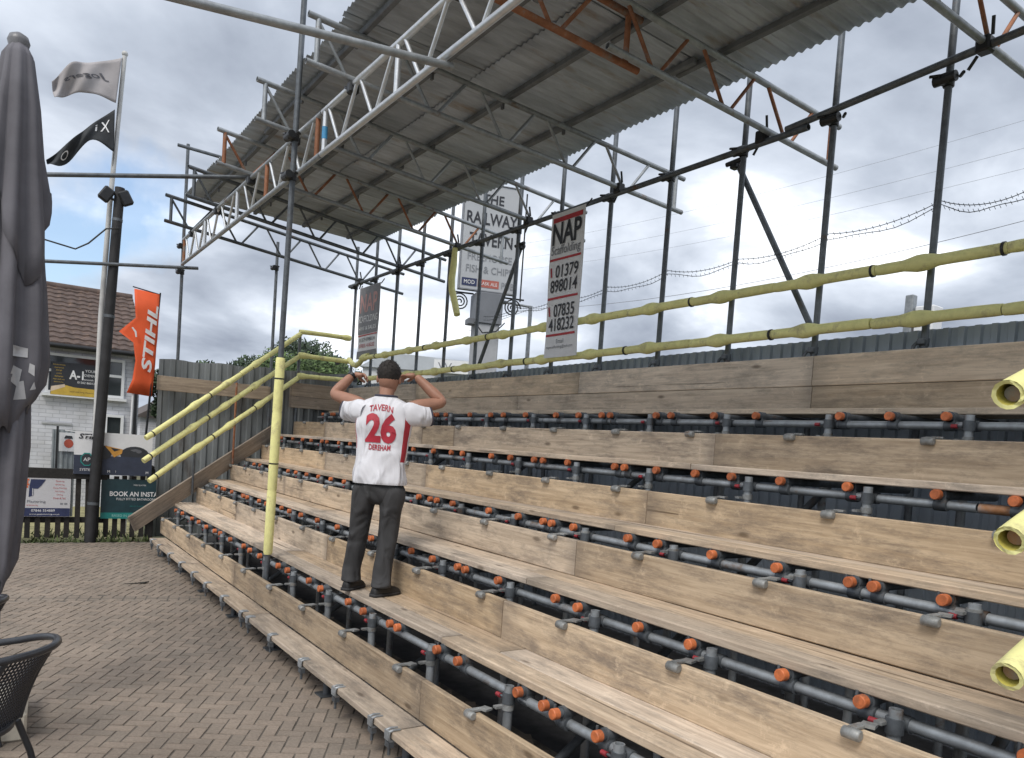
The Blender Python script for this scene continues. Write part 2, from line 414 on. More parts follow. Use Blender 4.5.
# ------------------------------------------------------------------ ground
gm = mat('rough_ground', (.11, .115, .06), .95, 0, .25, 1.5, spot=(.12, .10, .08), spot_amt=.4, spot_scale=.4)
g = MB(gm); g.add([(-900, -900, -.03), (900, -900, -.03), (900, 900, -.03), (-900, 900, -.03)], [(0, 1, 2, 3)])
tag(g.build('ground'), kind='structure')
sand = mat('dark_joint_sand', (.12, .105, .088), .95, 0, .35, 9)
g = MB(sand); g.add([(-7, -3, -.0042), (2.75, -3, -.0042), (2.75, 12.22, -.0042), (-7, 12.22, -.0042)], [(0, 1, 2, 3)])
tag(g.build('paving_bed'), kind='structure')
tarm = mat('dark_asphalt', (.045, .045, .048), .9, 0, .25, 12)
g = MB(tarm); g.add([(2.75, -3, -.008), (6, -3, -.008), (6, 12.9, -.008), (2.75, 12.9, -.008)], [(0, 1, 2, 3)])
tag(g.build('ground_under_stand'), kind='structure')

pm = bpy.data.materials.new('block_paving'); pm.use_nodes = True
t = pm.node_tree; b = t.nodes['Principled BSDF']; b.inputs['Roughness'].default_value = .85; b.inputs['Specular IOR Level'].default_value = .3
at = t.nodes.new('ShaderNodeAttribute'); at.attribute_name = 'tone'
co = t.nodes.new('ShaderNodeTexCoord')
nz = t.nodes.new('ShaderNodeTexNoise'); nz.inputs['Scale'].default_value = 60; nz.inputs['Detail'].default_value = 5; nz.inputs['Roughness'].default_value = .7
t.links.new(co.outputs['Object'], nz.inputs[0])
nb = t.nodes.new('ShaderNodeTexNoise'); nb.inputs['Scale'].default_value = .9; nb.inputs['Detail'].default_value = 7; nb.inputs['Roughness'].default_value = .65
t.links.new(co.outputs['Object'], nb.inputs[0])
rp = t.nodes.new('ShaderNodeValToRGB'); t.links.new(at.outputs['Fac'], rp.inputs[0])
rp.color_ramp.elements[0].color = (.23, .194, .160, 1); rp.color_ramp.elements[1].color = (.295, .24, .194, 1)
k_ = rp.color_ramp.elements.new(.5); k_.color = (.265, .218, .178, 1)
mA = t.nodes.new('ShaderNodeMapRange'); t.links.new(nz.outputs[0], mA.inputs[0]); mA.inputs[1].default_value = .25; mA.inputs[2].default_value = .75; mA.inputs[3].default_value = .72; mA.inputs[4].default_value = 1.25
mB = t.nodes.new('ShaderNodeMapRange'); t.links.new(nb.outputs[0], mB.inputs[0]); mB.inputs[1].default_value = .3; mB.inputs[2].default_value = .7; mB.inputs[3].default_value = .72; mB.inputs[4].default_value = 1.13
mm = t.nodes.new('ShaderNodeMath'); mm.operation = 'MULTIPLY'; t.links.new(mA.outputs[0], mm.inputs[0]); t.links.new(mB.outputs[0], mm.inputs[1])
hv = t.nodes.new('ShaderNodeHueSaturation'); t.links.new(rp.outputs[0], hv.inputs['Color']); t.links.new(mm.outputs[0], hv.inputs['Value'])
t.links.new(hv.outputs[0], b.inputs['Base Color'])
bp = t.nodes.new('ShaderNodeBump'); bp.inputs['Strength'].default_value = .3; bp.inputs['Distance'].default_value = .004
t.links.new(nz.outputs[0], bp.inputs['Height']); t.links.new(bp.outputs[0], b.inputs['Normal'])
# herringbone blocks 200 x 100 mm, long axis turned 29 degrees off the stand
u = Vector((math.sin(math.radians(29)), math.cos(math.radians(29)), 0)); w_ = Vector((u.y, -u.x, 0))
W = .079; vs = []; fs = []; tone = []
kd = Vector((1.596, -.421, 0)).normalized(); kn = Vector((-kd.y, kd.x, 0)); k0 = Vector((.1, 8.51, 0))
for i in range(-200, 201):
    for j in range(-200, 201):
        q = (i - j) % 4
        if q == 0: a0, a1, b0, b1 = i, i + 2, j, j + 1
        elif q == 3: a0, a1, b0, b1 = i, i + 1, j, j + 2
        else: continue
        cx, cy = (a0 + a1) / 2 * W, (b0 + b1) / 2 * W
        c = w_ * cx + u * cy + Vector((-1.5, 6.2, 0))
        if not (-5.5 < c.x < 2.7 and .3 < c.y < 12.1): continue
        if abs((c - k0).dot(kn)) < .1: continue
        g_ = random.uniform(.0018, .0034); z = random.uniform(-.0015, .0015); tx, ty = random.uniform(-.012, .012), random.uniform(-.012, .012)
        hx, hy = (a1 - a0) * W / 2 - g_, (b1 - b0) * W / 2 - g_
        jr = random.uniform(-.014, .014); c = c + w_ * random.uniform(-.0012, .0012) + u * random.uniform(-.0012, .0012)
        o = len(vs)
        for dd, zz in ((0, -.012), (.0028, 0)):
            for sx, sy in ((-1, -1), (1, -1), (1, 1), (-1, 1)):
                px, py = sx * (hx - dd), sy * (hy - dd)
                p = c + w_ * (px + py * jr) + u * (py - px * jr)
                vs.append((p.x, p.y, zz + z + px * tx + py * ty if zz == 0 else zz))
        fs += [(o + 4, o + 7, o + 6, o + 5)] + [(o + k, o + 4 + k, o + 4 + (k + 1) % 4, o + (k + 1) % 4) for k in range(4)]
        tv = random.random(); tone += [tv] * 5
# soldier course along the drainage line
for k in range(-46, 30):
    c = k0 + kd * (k * .1)
    for sgn in (-1, 1):
        cc = c + kn * (.06 * sgn)
        if not (-5.5 < cc.x < 2.7): continue
        o = len(vs)
        for dd, zz in ((0, -.012), (.004, -.001)):
            for sx, sy in ((-1, -1), (1, -1), (1, 1), (-1, 1)):
                p = cc + kd * sx * (.0465 - dd) + kn * sy * (.047 - dd); vs.append((p.x, p.y, zz))
        fs += [(o + 4, o + 5, o + 6, o + 7)] + [(o + k2, o + (k2 + 1) % 4, o + 4 + (k2 + 1) % 4, o + 4 + k2) for k2 in range(4)]
        tone += [random.random() * .6] * 5
me = bpy.data.meshes.new('block_paving'); me.from_pydata(vs, [], fs)
a_ = me.attributes.new('tone', 'FLOAT', 'FACE'); a_.data.foreach_set('value', tone)
me.materials.append(pm); me.update()
po = bpy.data.objects.new('block_paving', me); C.objects.link(po); tag(po, kind='structure')

# ------------------------------------------------------------------ the terrace: boards
XK = [1.97, 2.5, 3.03, 3.56, 4.09]                     # face boards (front face)
ZT = [.217, .62, .963, 1.299, 1.718]                   # seat tops
ZR = [.442, .8425, 1.191, 1.52, 1.937]                 # face board tops
XF = [1.763, 2.176, 2.677, 3.265, 3.80]                # seat front edges
YS = [11.0, 11.9, 12.1, 12.35, 12.4]                   # far ends of the seats
YR = [11.48, 11.85, 12.12, 12.36, 12.46]
ROW = ['lowest row', 'second row up', 'third row up', 'fourth row up', 'top row']
def board(name, y0, y1, x0, x1, z0, z1, m, label, group, jig=1.0):
    L_ = y1 - y0 - .006
    # split lengthwise so the board can bow and wander a little
    n = max(2, int(L_ / .45)); dxs = (x1 - x0) / 2; dzs = (z1 - z0) / 2; bev = .005
    prof = [(-dxs + bev, -dzs), (dxs - bev, -dzs), (dxs, -dzs + bev), (dxs, dzs - bev), (dxs - bev, dzs), (-dxs + bev, dzs), (-dxs, dzs - bev), (-dxs, -dzs + bev)]
    sd_ = random.uniform(0, 50); rings = []
    for k in range(n + 1):
        y = -L_ / 2 + L_ * k / n
        ox = noise.noise(Vector((sd_, y * .6, 0))) * .005 * jig; oz = noise.noise(Vector((sd_, y * .6, 9))) * .004 * jig
        rings.append([Vector((p[0] + ox + noise.noise(Vector((sd_ + p[0] * 9, y * 3, p[1] * 9))) * .0015, y, p[1] + oz)) for p in prof])
    b_ = MB(m); b_.loft(rings, smooth=False)
    o = b_.build(name); o.location = ((x0 + x1) / 2, (y0 + y1) / 2, (z0 + z1) / 2)
    return tag(o, label, 'wooden board', group)
PLACE = ['nearest the camera', 'second from the near end', 'third from the near end', 'at the far end', 'at the very far end']
def names(n): return PLACE[:n - 1] + ['at the far end'] if n < 5 else ['nearest the camera', 'second from near end', 'third from near end', 'fourth from near end', 'at the far end']
RJ = [[-2.2, 3.61, 7.52, 11.48], [-2.2, 3.65, 6.50, 9.6, 11.85], [-2.2, 3.66, 7.0, 9.44, 12.12], [-2.2, 3.61, 6.72, 9.50, 12.36], [-2.2, 3.54, 7.13, 7.87, 11.0, 12.46]]  # rows run on unseen past the near end, keeping light out of gaps
for k in range(5):
    nm = names(len(RJ[k]) - 1)
    for i in range(len(RJ[k]) - 1):
        board('face_board', RJ[k][i], RJ[k][i + 1], XK[k], XK[k] + .038, ZR[k] - .225, ZR[k], W_RISE if k < 4 else W_RISE,
              f'upright brown board facing the {ROW[k]} of seating, {nm[i]}', 'upright face boards of the terrace')
    if k == 0:
        js = [-2.2, 3.53, 6.30, 8.91, 11.0]; nm = names(4)
        for i in range(4):
            board('seat_board', js[i], js[i + 1], XF[0], XF[0] + .2, ZT[0] - .04, ZT[0], W_SEAT,
                  f'pale bench board just above the paving, {nm[i]} of the lowest bench', 'flat seat boards of the terrace')
    else:
        mid = XF[k] + (XK[k] - XF[k]) * (.5 if k > 1 else .46)
        j1 = [-2.2, 3.78 - .1 * (k - 1), 7.65 - .2 * (k - 1), YS[k]]; j2 = [-2.2, 2.9 + .5 * k, 6.6 + .5 * k, YS[k] - .02]
        nm = names(3)
        for i in range(3):
            board('seat_board', j1[i], j1[i + 1], XF[k], mid - .003, ZT[k] - .04, ZT[k], W_SEAT,
                  f'front plank of the flat seat in the {ROW[k]}, {nm[i]}', 'flat seat boards of the terrace')
            board('seat_board', j2[i], j2[i + 1], mid + .003, XK[k] + .05, ZT[k] - .041, ZT[k] - .001, W_SEAT,
                  f'rear plank of the flat seat in the {ROW[k]}, {nm[i]}', 'flat seat boards of the terrace') if k > 0 else None
# back boards of the top row, and the same two boards returning along the far end
for q, (z0, z1, js) in enumerate(((2.165, 2.350, [-2.2, 3.45, 7.3, 10.2, 12.44]), (2.354, 2.577, [-2.2, 3.46, 6.2, 9.9, 12.44]))):
    nm = names(4)
    for i in range(4):
        board('back_board', js[i], js[i + 1], 5.0, 5.038, z0, z1, W_GREY,
              f'{("lower", "upper")[q]} grey board backing the top row under the yellow rails, {nm[i]}', 'grey back boards behind the top row', .6)
board('deck_board', -2.2, 6.4, 4.66, 4.985, 2.115, 2.155, W_GREY, 'flat standing board under the grey back boards, near half', 'standing boards of the top deck')
board('deck_board', 6.4, 12.4, 4.66, 4.985, 2.115, 2.155, W_GREY, 'flat standing board under the grey back boards, far half', 'standing boards of the top deck')
for q, (z0, z1) in enumerate(((2.165, 2.350), (2.354, 2.577))):
    b_ = MB(W_STR); b_.box((0, 0, 0), (.98, .038, z1 - z0), bev=.004); o = b_.build('end_board'); o.location = (4.50, 12.49, (z0 + z1) / 2)
    tag(o, f'{("lower", "upper")[q]} dark board closing the far end of the top deck', 'wooden board', 'end boards of the top deck')
# stringer plank up the far end
pa, pb = Vector((1.585, 11.36, .355)), Vector((3.87, 12.54, 1.80)); d_ = (pb - pa)
ex = d_.normalized(); ey = Vector((0, 0, 1)).cross(ex).normalized(); ez = ex.cross(ey)
b_ = MB(W_STR); b_.box((0, 0, 0), (d_.length, .038, .23), bev=.004); o = b_.build('stringer_board')
o.matrix_world = Matrix.Translation((pa + pb) / 2) @ Matrix((ex, ey, ez)).transposed().to_4x4()
tag(o, 'long grey plank sloping down the far end of the terrace to the paving', 'wooden board')
b_ = MB(W_STR); b_.box((0, 0, 0), (1.7, .038, .22), bev=.004); o = b_.build('wall_board'); o.location = (2.86, 12.555, 2.36)
tag(o, 'grey horizontal plank fixed across the grey metal end wall', 'wooden board')

# ------------------------------------------------------------------ the terrace: tubes
R_T = .02415
GAP = ['lowest gap', 'second gap up', 'third gap up', 'fourth gap up', 'topmost gap']
PX = [2.194, 2.72, 3.30, 3.86, 4.45]
PZ = [.508, .851, 1.187, 1.606, 2.033]
def y_tube(name, x, z, y0, y1, m, label, cat='scaffold tube', group='long tubes along the terrace gaps', r=R_T):
    b_ = MB(m); b_.tube((0, -(y1 - y0) / 2, 0), (0, (y1 - y0) / 2, 0), r, 12, hollow=.004)
    o = b_.build(name); o.location = (x, (y0 + y1) / 2, z); return tag(o, label, cat, group)
for k in range(5):
    cut = [5.95, 6.1, 5.9, 6.2, 6.0][k]; nr = [.5, .5, 1.15, 1.72, 1.72][k]
    y_tube('long_tube', PX[k], PZ[k], nr, cut, GALV, f'grey tube running along the {GAP[k]}, near half')
    y_tube('long_tube', PX[k], PZ[k], cut + .01, 12.3 - (.7 if k == 0 else 0), GALV, f'grey tube running along the {GAP[k]}, far half')
    if nr > .6: y_tube('long_tube', PX[k], PZ[k], .3, nr - .01, WORN, f'worn orange painted tube at the near end of the {GAP[k]}')
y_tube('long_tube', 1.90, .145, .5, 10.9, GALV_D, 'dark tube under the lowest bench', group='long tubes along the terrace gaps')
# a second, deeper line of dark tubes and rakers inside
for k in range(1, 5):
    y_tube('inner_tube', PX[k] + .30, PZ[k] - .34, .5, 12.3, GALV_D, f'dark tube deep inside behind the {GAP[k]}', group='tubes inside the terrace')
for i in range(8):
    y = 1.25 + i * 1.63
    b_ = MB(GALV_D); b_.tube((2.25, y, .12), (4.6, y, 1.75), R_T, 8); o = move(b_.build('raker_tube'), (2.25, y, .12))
    tag(o, f'dark raking tube inside the terrace, {ORD[7 - i]} from the far end', 'scaffold tube', 'raking tubes inside the terrace')

# upright posts: tube, coupler, red bolt, clip hooked over the face board; one mesh set per row
def post(k, y, label):
    px = PX[k] - .053; zt = PZ[k] + .052
    t_ = thing('scaffold_post', label, 'scaffold post', (px, y, 0), 'short upright posts in the terrace gaps')
    return t_
def post_parts(k, t_):
    zt = PZ[k] + .058
    b_ = MB(GALV); b_.tube((0, 0, 0), (0, 0, zt), R_T, 12, hollow=.004); b_.build('tube', t_)
    c_ = MB(GALV_D); zc = PZ[k]
    c_.tube((0, 0, zc - .03), (0, 0, zc + .026), .032, 12); c_.box((.028, .012, zc), (.05, .06, .05), bev=.006); c_.tube((.053, -.032, zc), (.053, .034, zc), .031, 12)
    c_.tube((-.01, .03, zc - .005), (-.01, .075, zc - .005), .007, 6); cp = c_.build('coupler', t_)
    r_ = MB(REDM); r_.tube((-.012, .055, zc - .006), (-.012, .088, zc - .006), .0125, 6); r_.build('bolt', cp)
    zr = ZR[k]; xf = XK[k] - (PX[k] - .053)
    q = MB(CLIPM); yy = .05
    q.path([(xf - .016, yy - .034, zr - .012), (xf - .016, yy - .03, zr - .012), (xf - .016, yy + .03, zr - .012), (xf - .016, yy + .034, zr - .012)], [.016, .0215, .0215, .016], 10)
    q.box((xf + .02, yy, zr + .009), (.075, .034, .008)); q.box((xf + .06, yy - .016, zr + .012), (.05, .05, .010), rot=Matrix.Rotation(.3, 3, 'Z'))
    q.box((-.035, .03, zr + .014), (.05, .03, .012)); q.tube((0, 0, zr + .004), (0, 0, zr + .034), .030, 12)
    q.build('board_clip', t_)
NPOST = 0
for k in range(5):
    first = None; ys = [(2.22 if k < 4 else 2.06) + .815 * i + random.uniform(-.03, .03) for i in range(-2, 13)]
    ys = [y for y in ys if .7 < y < YR[k] - .1]
    for i, y in enumerate(ys):
        lb = f'short grey post with board clip in the {GAP[k]}, {ORD[len(ys) - 1 - i]} from far end'
        if first is None: first = post(k, y, lb); post_parts(k, first)
        else: dup(first, (PX[k] - .053, y, 0), lb)
    # cross tubes with orange end caps
    proto = None; spots = []
    for i, y in enumerate(ys):
        spots.append(y + random.choice((.115, .12, -.075)))
        spots.append(y - random.uniform(.22, .46))
        if random.random() < .22: spots.append(spots[-1] - .11)
    spots = sorted(y for y in spots if .62 < y < YR[k] - .05)
    sp2 = []
    for y in spots:
        if not sp2 or y - sp2[-1] > .075: sp2.append(y)
    for i, y in enumerate(sp2):
        lb = f'orange capped tube end, {ORD[len(sp2) - 1 - i]} from the far end of the {GAP[k]}'
        loc = (PX[k] - .075 + random.uniform(-.018, .012), y, PZ[k] + .0485)
        if proto is None:
            proto = thing('cross_tube', lb, 'scaffold tube', loc, 'orange capped cross tubes')
            b_ = MB(GALV_D); b_.tube((.005, 0, 0), (.62, 0, 0), R_T, 10); b_.build('tube', proto)
            c_ = MB(CAP); c_.tube((0, 0, 0), (.03, 0, 0), .0258, 14); c_.tube((-.004, 0, 0), (0, 0, 0), .0228, 14, r1=.0255)
            c_.tube((-.0042, 0, 0), (-.004, 0, 0), .015, 12); c_.build('end_cap', proto)
            q = MB(GALV_D); q.tube((.05, 0, 0), (.10, 0, 0), .032, 10); q.box((.075, .0, -.03), (.05, .055, .04), bev=.006); q.tube((.075, -.03, -.0485), (.075, .03, -.0485), .0315, 10)
            q.tube((.04, .034, -.02), (.04, .034, .03), .007, 6); cq = q.build('coupler', proto)
        else: dup(proto, loc, lb)

# clips hooked under the lowest bench
first = None
for i, y in enumerate([1.5, 2.45, 3.52, 3.74, 4.28, 4.90, 5.6, 6.2, 6.41, 7.05, 7.71, 8.3, 8.94, 9.6, 10.3, 10.8]):
    lb = f'grey clip round the front edge of the lowest bench, {ORD[15 - i]} from far end'
    if first is None:
        first = thing('bench_clip', lb, 'clip', (XF[0], y, ZT[0]), 'clips along the lowest bench')
        b_ = MB(GALV); b_.path([(.05, 0, .004), (.01, 0, .006), (-.012, 0, .0), (-.016, 0, -.025), (-.008, 0, -.05), (.03, 0, -.052)], [.006, .008, .009, .009, .008, .008], 8)
        b_.path([(.05, .035, .004), (.01, .035, .006), (-.012, .035, .0), (-.016, .035, -.025), (-.008, .035, -.05), (.03, .035, -.052)], [.006, .008, .009, .009, .008, .008], 8)
        b_.box((-.015, .018, -.02), (.012, .05, .05)); b_.build('hoop', first)
        q = MB(GALV_D); q.tube((.0, .018, -.06), (.0, .018, -.13), .009, 8); q.box((.0, .018, -.07), (.03, .05, .03)); q.build('bolt', first)
    else: dup(first, (XF[0], y, ZT[0]), lb)
first = None
for i in range(9):
    lb = f'stubby jack post under the lowest bench, {ORD[8 - i]} from the far end'
    if first is None:
        b_ = MB(GALV_D); b_.tube((0, 0, 0), (0, 0, .17), R_T, 8); b_.box((0, 0, .004), (.12, .12, .008)); first = b_.build('jack_post'); first.location = (1.90, 1.2, 0); tag(first, lb, 'jack post', 'jack posts under the lowest bench')
    else:
        o = first.copy(); C.objects.link(o); o.location = (1.90, 1.2 + 1.2 * i, 0); o['label'] = lb

# ------------------------------------------------------------------ back standards and ledger
def standard(x, y, z0, z1, label, m=GALV_D, clamps=(), group='tall scaffold standards behind the top row', ztop=None, dxy=(0, 0), small=()):
    t_ = thing('scaffold_standard', label, 'scaffold pole', (x, y, z0), group)
    b_ = MB(m); b_.tube((0, 0, 0), (dxy[0], dxy[1], z1 - z0), R_T, 12, hollow=.004); b_.build('tube', t_)
    for zc in small:
        c_ = MB(GALV_D); z = zc - z0; c_.tube((0, 0, z - .025), (0, 0, z + .025), .031, 10); c_.box((-.035, .0, z), (.04, .05, .04), bev=.006)
        c_.path([(-.03, .03, z), (-.055, .04, z - .03), (-.062, .045, z - .065)], [.012, .014, .010], 6); c_.build('coupler', t_)
    for zc in clamps:
        c_ = MB(BLACKP); z = zc - z0; ox, oy = dxy[0] * z / (z1 - z0), dxy[1] * z / (z1 - z0)
        c_.tube((ox, oy, z - .035), (ox, oy, z + .03), .035, 10); c_.box((ox - .04, oy, z), (.07, .07, .07), bev=.01)
        c_.tube((ox - .05, oy - .07, z), (ox - .05, oy + .07, z), .034, 10)
        c_.tube((ox - .02, oy - .10, z + .02), (ox + .02, oy - .06, z + .02), .012, 6); c_.tube((ox - .075, oy + .02, z + .02), (ox - .075, oy + .09, z + .035), .010, 6)
        c_.build('coupler', t_)
    return t_
YST = [2.7 + .825 * i for i in range(13)]
for i, y in enumerate([.225, 1.05, 1.875] + YST):
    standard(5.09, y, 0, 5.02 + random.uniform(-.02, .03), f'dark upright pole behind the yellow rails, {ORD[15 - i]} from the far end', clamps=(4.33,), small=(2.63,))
for i, (y0, y1, z0, z1) in enumerate(((-.3, 3.9, 4.59, 4.365), (3.7, 8.7, 4.325, 4.335), (8.5, 12.75, 4.35, 4.35))):
    b_ = MB(GALV_D); b_.tube((5.03, y0, z0), (5.03, y1, z1), R_T + .002, 12, hollow=.004)
    o = move(b_.build('ledger_tube'), (5.03, (y0 + y1) / 2, 4.36))
    tag(o, 'dark ledger tube under the rear roof beams, ' + ('near length', 'middle length', 'far length')[i], 'scaffold tube', 'ledger tubes joining the back poles')
for i, (a, c) in enumerate((((5.15, 4.47, 4.30), (5.17, 3.62, 2.82)), ((5.15, 7.65, 4.18), (5.17, 8.52, 2.74)))):
    t_ = thing('diagonal_brace', ('dark diagonal brace between back poles right of the white banner', 'dark diagonal brace crossing in front of the tavern sign')[i], 'scaffold pole', a)
    b_ = MB(GALV_D); b_.tube((0, 0, 0), Vector(c) - Vector(a), R_T, 12); b_.build('tube', t_)
    c_ = MB(BLACKP); c_.ball((0, 0, -.02), .045, seg=8, rings=6); c_.tube((-.05, .07, -.02), (-.03, -.09, .0), .02, 6); c_.box((-.02, 0, -.03), (.07, .07, .07), bev=.01); c_.build('coupler', t_)
# ------------------------------------------------------------------ roof: lattice beams, purlins, sheets
def lattice(name, label, p0, p1, depth, nodes, posts, m, mw=None, group=None, r=R_T, rl=.0145, mpost=None, cat='lattice beam', flip=False):
    """p0, p1: ends of the lower chord (Z up); nodes: distances of the lower zigzag nodes; posts: (distance, material) uprights"""
    p0, p1 = Vector(p0), Vector(p1); d = (p1 - p0); L_ = d.length; d.normalize(); up = Vector((0, 0, depth))
    t_ = thing(name, label, cat, p0, group)
    for z in (0, 1):
        b_ = MB(m); b_.tube(up * z, d * L_ + up * z, r, 12, hollow=.004); b_.build('chord', t_)
    b_ = MB(mw or m)
    for i, a in enumerate(nodes):
        b_.tube(d * (a - .035), d * (a - .30) + up, rl, 8, caps=False)
        b_.tube(d * (a + .035), d * (a + .30) + up, rl, 8, caps=False)
    b_.build('lattice', t_)
    for a, mp_ in posts:
        b_ = MB(mp_); b_.tube(d * a, d * a + up, r * .9, 10); b_.build('end_post', t_)
    return t_
SILV = GALV_B
# front longitudinal beams (far darker, near bright), lower chord Z 4.063
fz, fd = 4.109, .351
def nodes(a, b, p=.70): n = max(1, int(round((b - a) / p))); return [a + (b - a) * (i + .5) / n for i in range(n)]
f1 = lattice('lattice_beam', 'long front roof beam of dull steel reaching the far left end', (2.22, 12.2, fz), (2.22, 6.46, fz), fd,
             nodes(.2, 1.35) + nodes(1.45, 2.95) + nodes(3.1, 4.1) + nodes(4.2, 5.6), [(.08, RUSTP), (1.42, GALV_B), (3.02, GALV_B), (4.16, RUSTP), (5.64, RUSTP)], GALV, GALV_B, 'front roof beams')
lattice('lattice_beam', 'bright silver front roof beam with a blue taped post', (2.22, 6.44, fz), (2.22, -.8, fz), fd,
        nodes(.1, 1.42) + nodes(1.5, 2.9) + nodes(3.0, 4.4) + nodes(4.5, 7.0), [(.06, GALV_B), (1.46, GALV_B), (2.95, GALV_B), (4.45, GALV_B)], GALV_B, GALV_B, 'front roof beams')
bt = [o for o in C.objects if o.get('label') == 'bright silver front roof beam with a blue taped post'][0]
b_ = MB(SKYBLUE); b_.tube((0, -.06, .11), (0, -.06, .21), R_T * .9 + .002, 12); b_.build('tape', bt)
q = MB(RUSTP)
for a in nodes(4.2, 5.6): pass
# cross beams: front end (x 1.84) to rear end (x 5.93)
CB = [(-1.9, -1.9), (-.4, -.4), (1.0, 1.0), (2.48, 2.46), (4.15, 4.12), (5.79, 5.84), (7.14, 7.45), (8.58, 9.15), (10.05, 10.98), (11.5, 12.5)]
cols = [(GALV, GALV), (GALV, GALV), (RUSTP, GALV), (GALV, RUSTP), (RUSTP, RUSTP), (GALV, GALV), (GALV, GALV), (GALV, RUSTP), (GALV_D, GALV_D), (GALV_D, GALV_D)]
for i, ((ya, yb), (mc, mw)) in enumerate(zip(CB, cols)):
    a = Vector((1.84, ya, 4.516)); e_ = Vector((5.93, yb, 4.350 + (.10 if i < 4 else 0))); L_ = (e_ - a).length
    if i == 4:
        e_ = a.lerp(e_, .445); L_ = (e_ - a).length
        lattice('lattice_beam', 'grey rear lattice beam lapped beside a short orange one under the roof', (3.3, 4.05, 4.46), (5.93, 4.05, 4.345), .345, [.45, 1.2, 1.95], [(2.52, RUSTP)], GALV, RUSTP, 'cross beams under the roof')
    lattice('lattice_beam', f'{"rusty orange" if mc is RUSTP else "grey"} cross beam under the roof sheets, {ORD[9 - i]} from the far end', a, e_, .345,
            [.36 + .73 * j for j in range(6) if .36 + .73 * j < L_ - .25], [(.02 + .06, mw), (L_ - .12, mc)], mc, mw, 'cross beams under the roof')
    # clamp where it meets the ledger
    yc = ya + (yb - ya) * (5.03 - 1.84) / (5.93 - 1.84)
    o = [x for x in C.objects if x.get('label', '').endswith(f'roof sheets, {ORD[9 - i]} from the far end')][0]
    c_ = MB(BLACKP); p = Vector((5.03, yc, a.z + (4.350 + (.10 if i < 4 else 0) - a.z) * .78 - .015)) - a
    c_.box(p, (.09, .09, .10), bev=.012); c_.tube(p + Vector((0, -.04, .05)), p + Vector((-.03, -.05, .15)), .011, 6); c_.tube(p + Vector((.04, .06, -.03)), p + Vector((.04, .11, -.10)), .011, 6)
    c_.build('coupler', o)
    c_ = MB(BLACKP); p = Vector((2.22, ya + (yb - ya) * .093, 4.435)) - a; c_.box(p, (.08, .08, .09), bev=.012); c_.tube(p + Vector((-.03, .03, 0)), p + Vector((-.03, .09, .03)), .012, 6); c_.build('coupler', o)
# the second lapped piece of orange beam beside the fourth one
# purlins
for j, x in enumerate((2.32, 3.0, 3.72, 4.42)):
    zt = 4.905 - (x - 2.1) * .034
    for h, (y0, y1) in enumerate(((-2.6, 4.55), (4.3, 8.4), (8.1, 11.45))):
        b_ = MB(W_PURL); xo = (.03, -.03, .02)[h]
        b_.box((0, 0, 0), (.048, y1 - y0, .05), bev=.006); b_.box((.0, -.4, -.045), (.02, .03, .06)); b_.box((.0, .9, -.045), (.02, .03, .06))
        o = b_.build('purlin'); o.location = (x + xo, (y0 + y1) / 2, zt)
        tag(o, f'dark purlin under the roof sheets, {ORD[j]} from the front edge, {("near", "middle", "far")[h]} length', 'roof purlin', 'purlins under the roof sheets')
# corrugated sheets: 0.86 m wide cover, two lengths from front to rear
def sheet(y0, y1, x0, x1, z0, z1, label):
    pitch = .076; n = int((y1 - y0) / pitch * 8); nx = 6; vs = []; fs = []
    sx = random.uniform(-.012, .012)
    for i in range(nx + 1):
        f = i / nx; x = x0 + (x1 - x0) * f
        for k in range(n + 1):
            y = y0 + (y1 - y0) * k / n
            vs.append((x - (x0 + x1) / 2 + sx, y - (y0 + y1) / 2, z0 + (z1 - z0) * f - (z0 + z1) / 2 + .0095 * math.sin((y - y0) / pitch * 2 * PI) + noise.noise(Vector((x, y, 3))) * .008))
    for i in range(nx):
        for k in range(n):
            a = i * (n + 1) + k; fs.append((a, a + 1, a + n + 2, a + n + 1))
    b_ = MB(SHEET); b_.add(vs, fs, True); o = b_.build('roof_sheet'); o.location = ((x0 + x1) / 2, (y0 + y1) / 2, (z0 + z1) / 2)
    so = o.modifiers.new('thickness', 'SOLIDIFY'); so.thickness = .0015
    return tag(o, label, 'roof sheet', 'corrugated roof sheets')
y = -2.4; i = 0
while y < 11.55:
    y1 = min(y + .92, 11.62)
    sheet(y, y1, 3.35, 4.90 + random.uniform(-.02, .015), 4.912 + (i % 2) * .004, 4.846 + (i % 2) * .004, f'rear corrugated roof sheet, {ORD[16 - i]} from the far end')
    sheet(y - .3, y1 - .3 if y1 < 11.5 else y1, 2.11 + random.uniform(-.02, .015), 3.55, 4.953 + (i % 2) * .004, 4.922 + (i % 2) * .004, f'front corrugated roof sheet, {ORD[16 - i]} from the far end')
    y += .845; i += 1

# poles of the roof frame
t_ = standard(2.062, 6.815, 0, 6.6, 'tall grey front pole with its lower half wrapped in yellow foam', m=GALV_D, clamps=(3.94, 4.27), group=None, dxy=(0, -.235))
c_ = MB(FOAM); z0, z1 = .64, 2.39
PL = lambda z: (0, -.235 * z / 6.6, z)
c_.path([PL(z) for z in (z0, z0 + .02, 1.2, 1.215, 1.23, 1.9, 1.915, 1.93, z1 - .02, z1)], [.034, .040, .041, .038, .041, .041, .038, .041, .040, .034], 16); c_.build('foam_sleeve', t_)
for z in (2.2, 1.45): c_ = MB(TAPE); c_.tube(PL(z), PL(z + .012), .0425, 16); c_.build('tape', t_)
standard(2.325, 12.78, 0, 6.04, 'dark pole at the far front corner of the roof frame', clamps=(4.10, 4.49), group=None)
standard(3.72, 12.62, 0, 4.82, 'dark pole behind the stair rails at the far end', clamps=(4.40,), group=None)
standard(4.13, 12.5, 1.6, 3.45, 'short dark post at the head of the yellow stair rails', clamps=(), group=None)
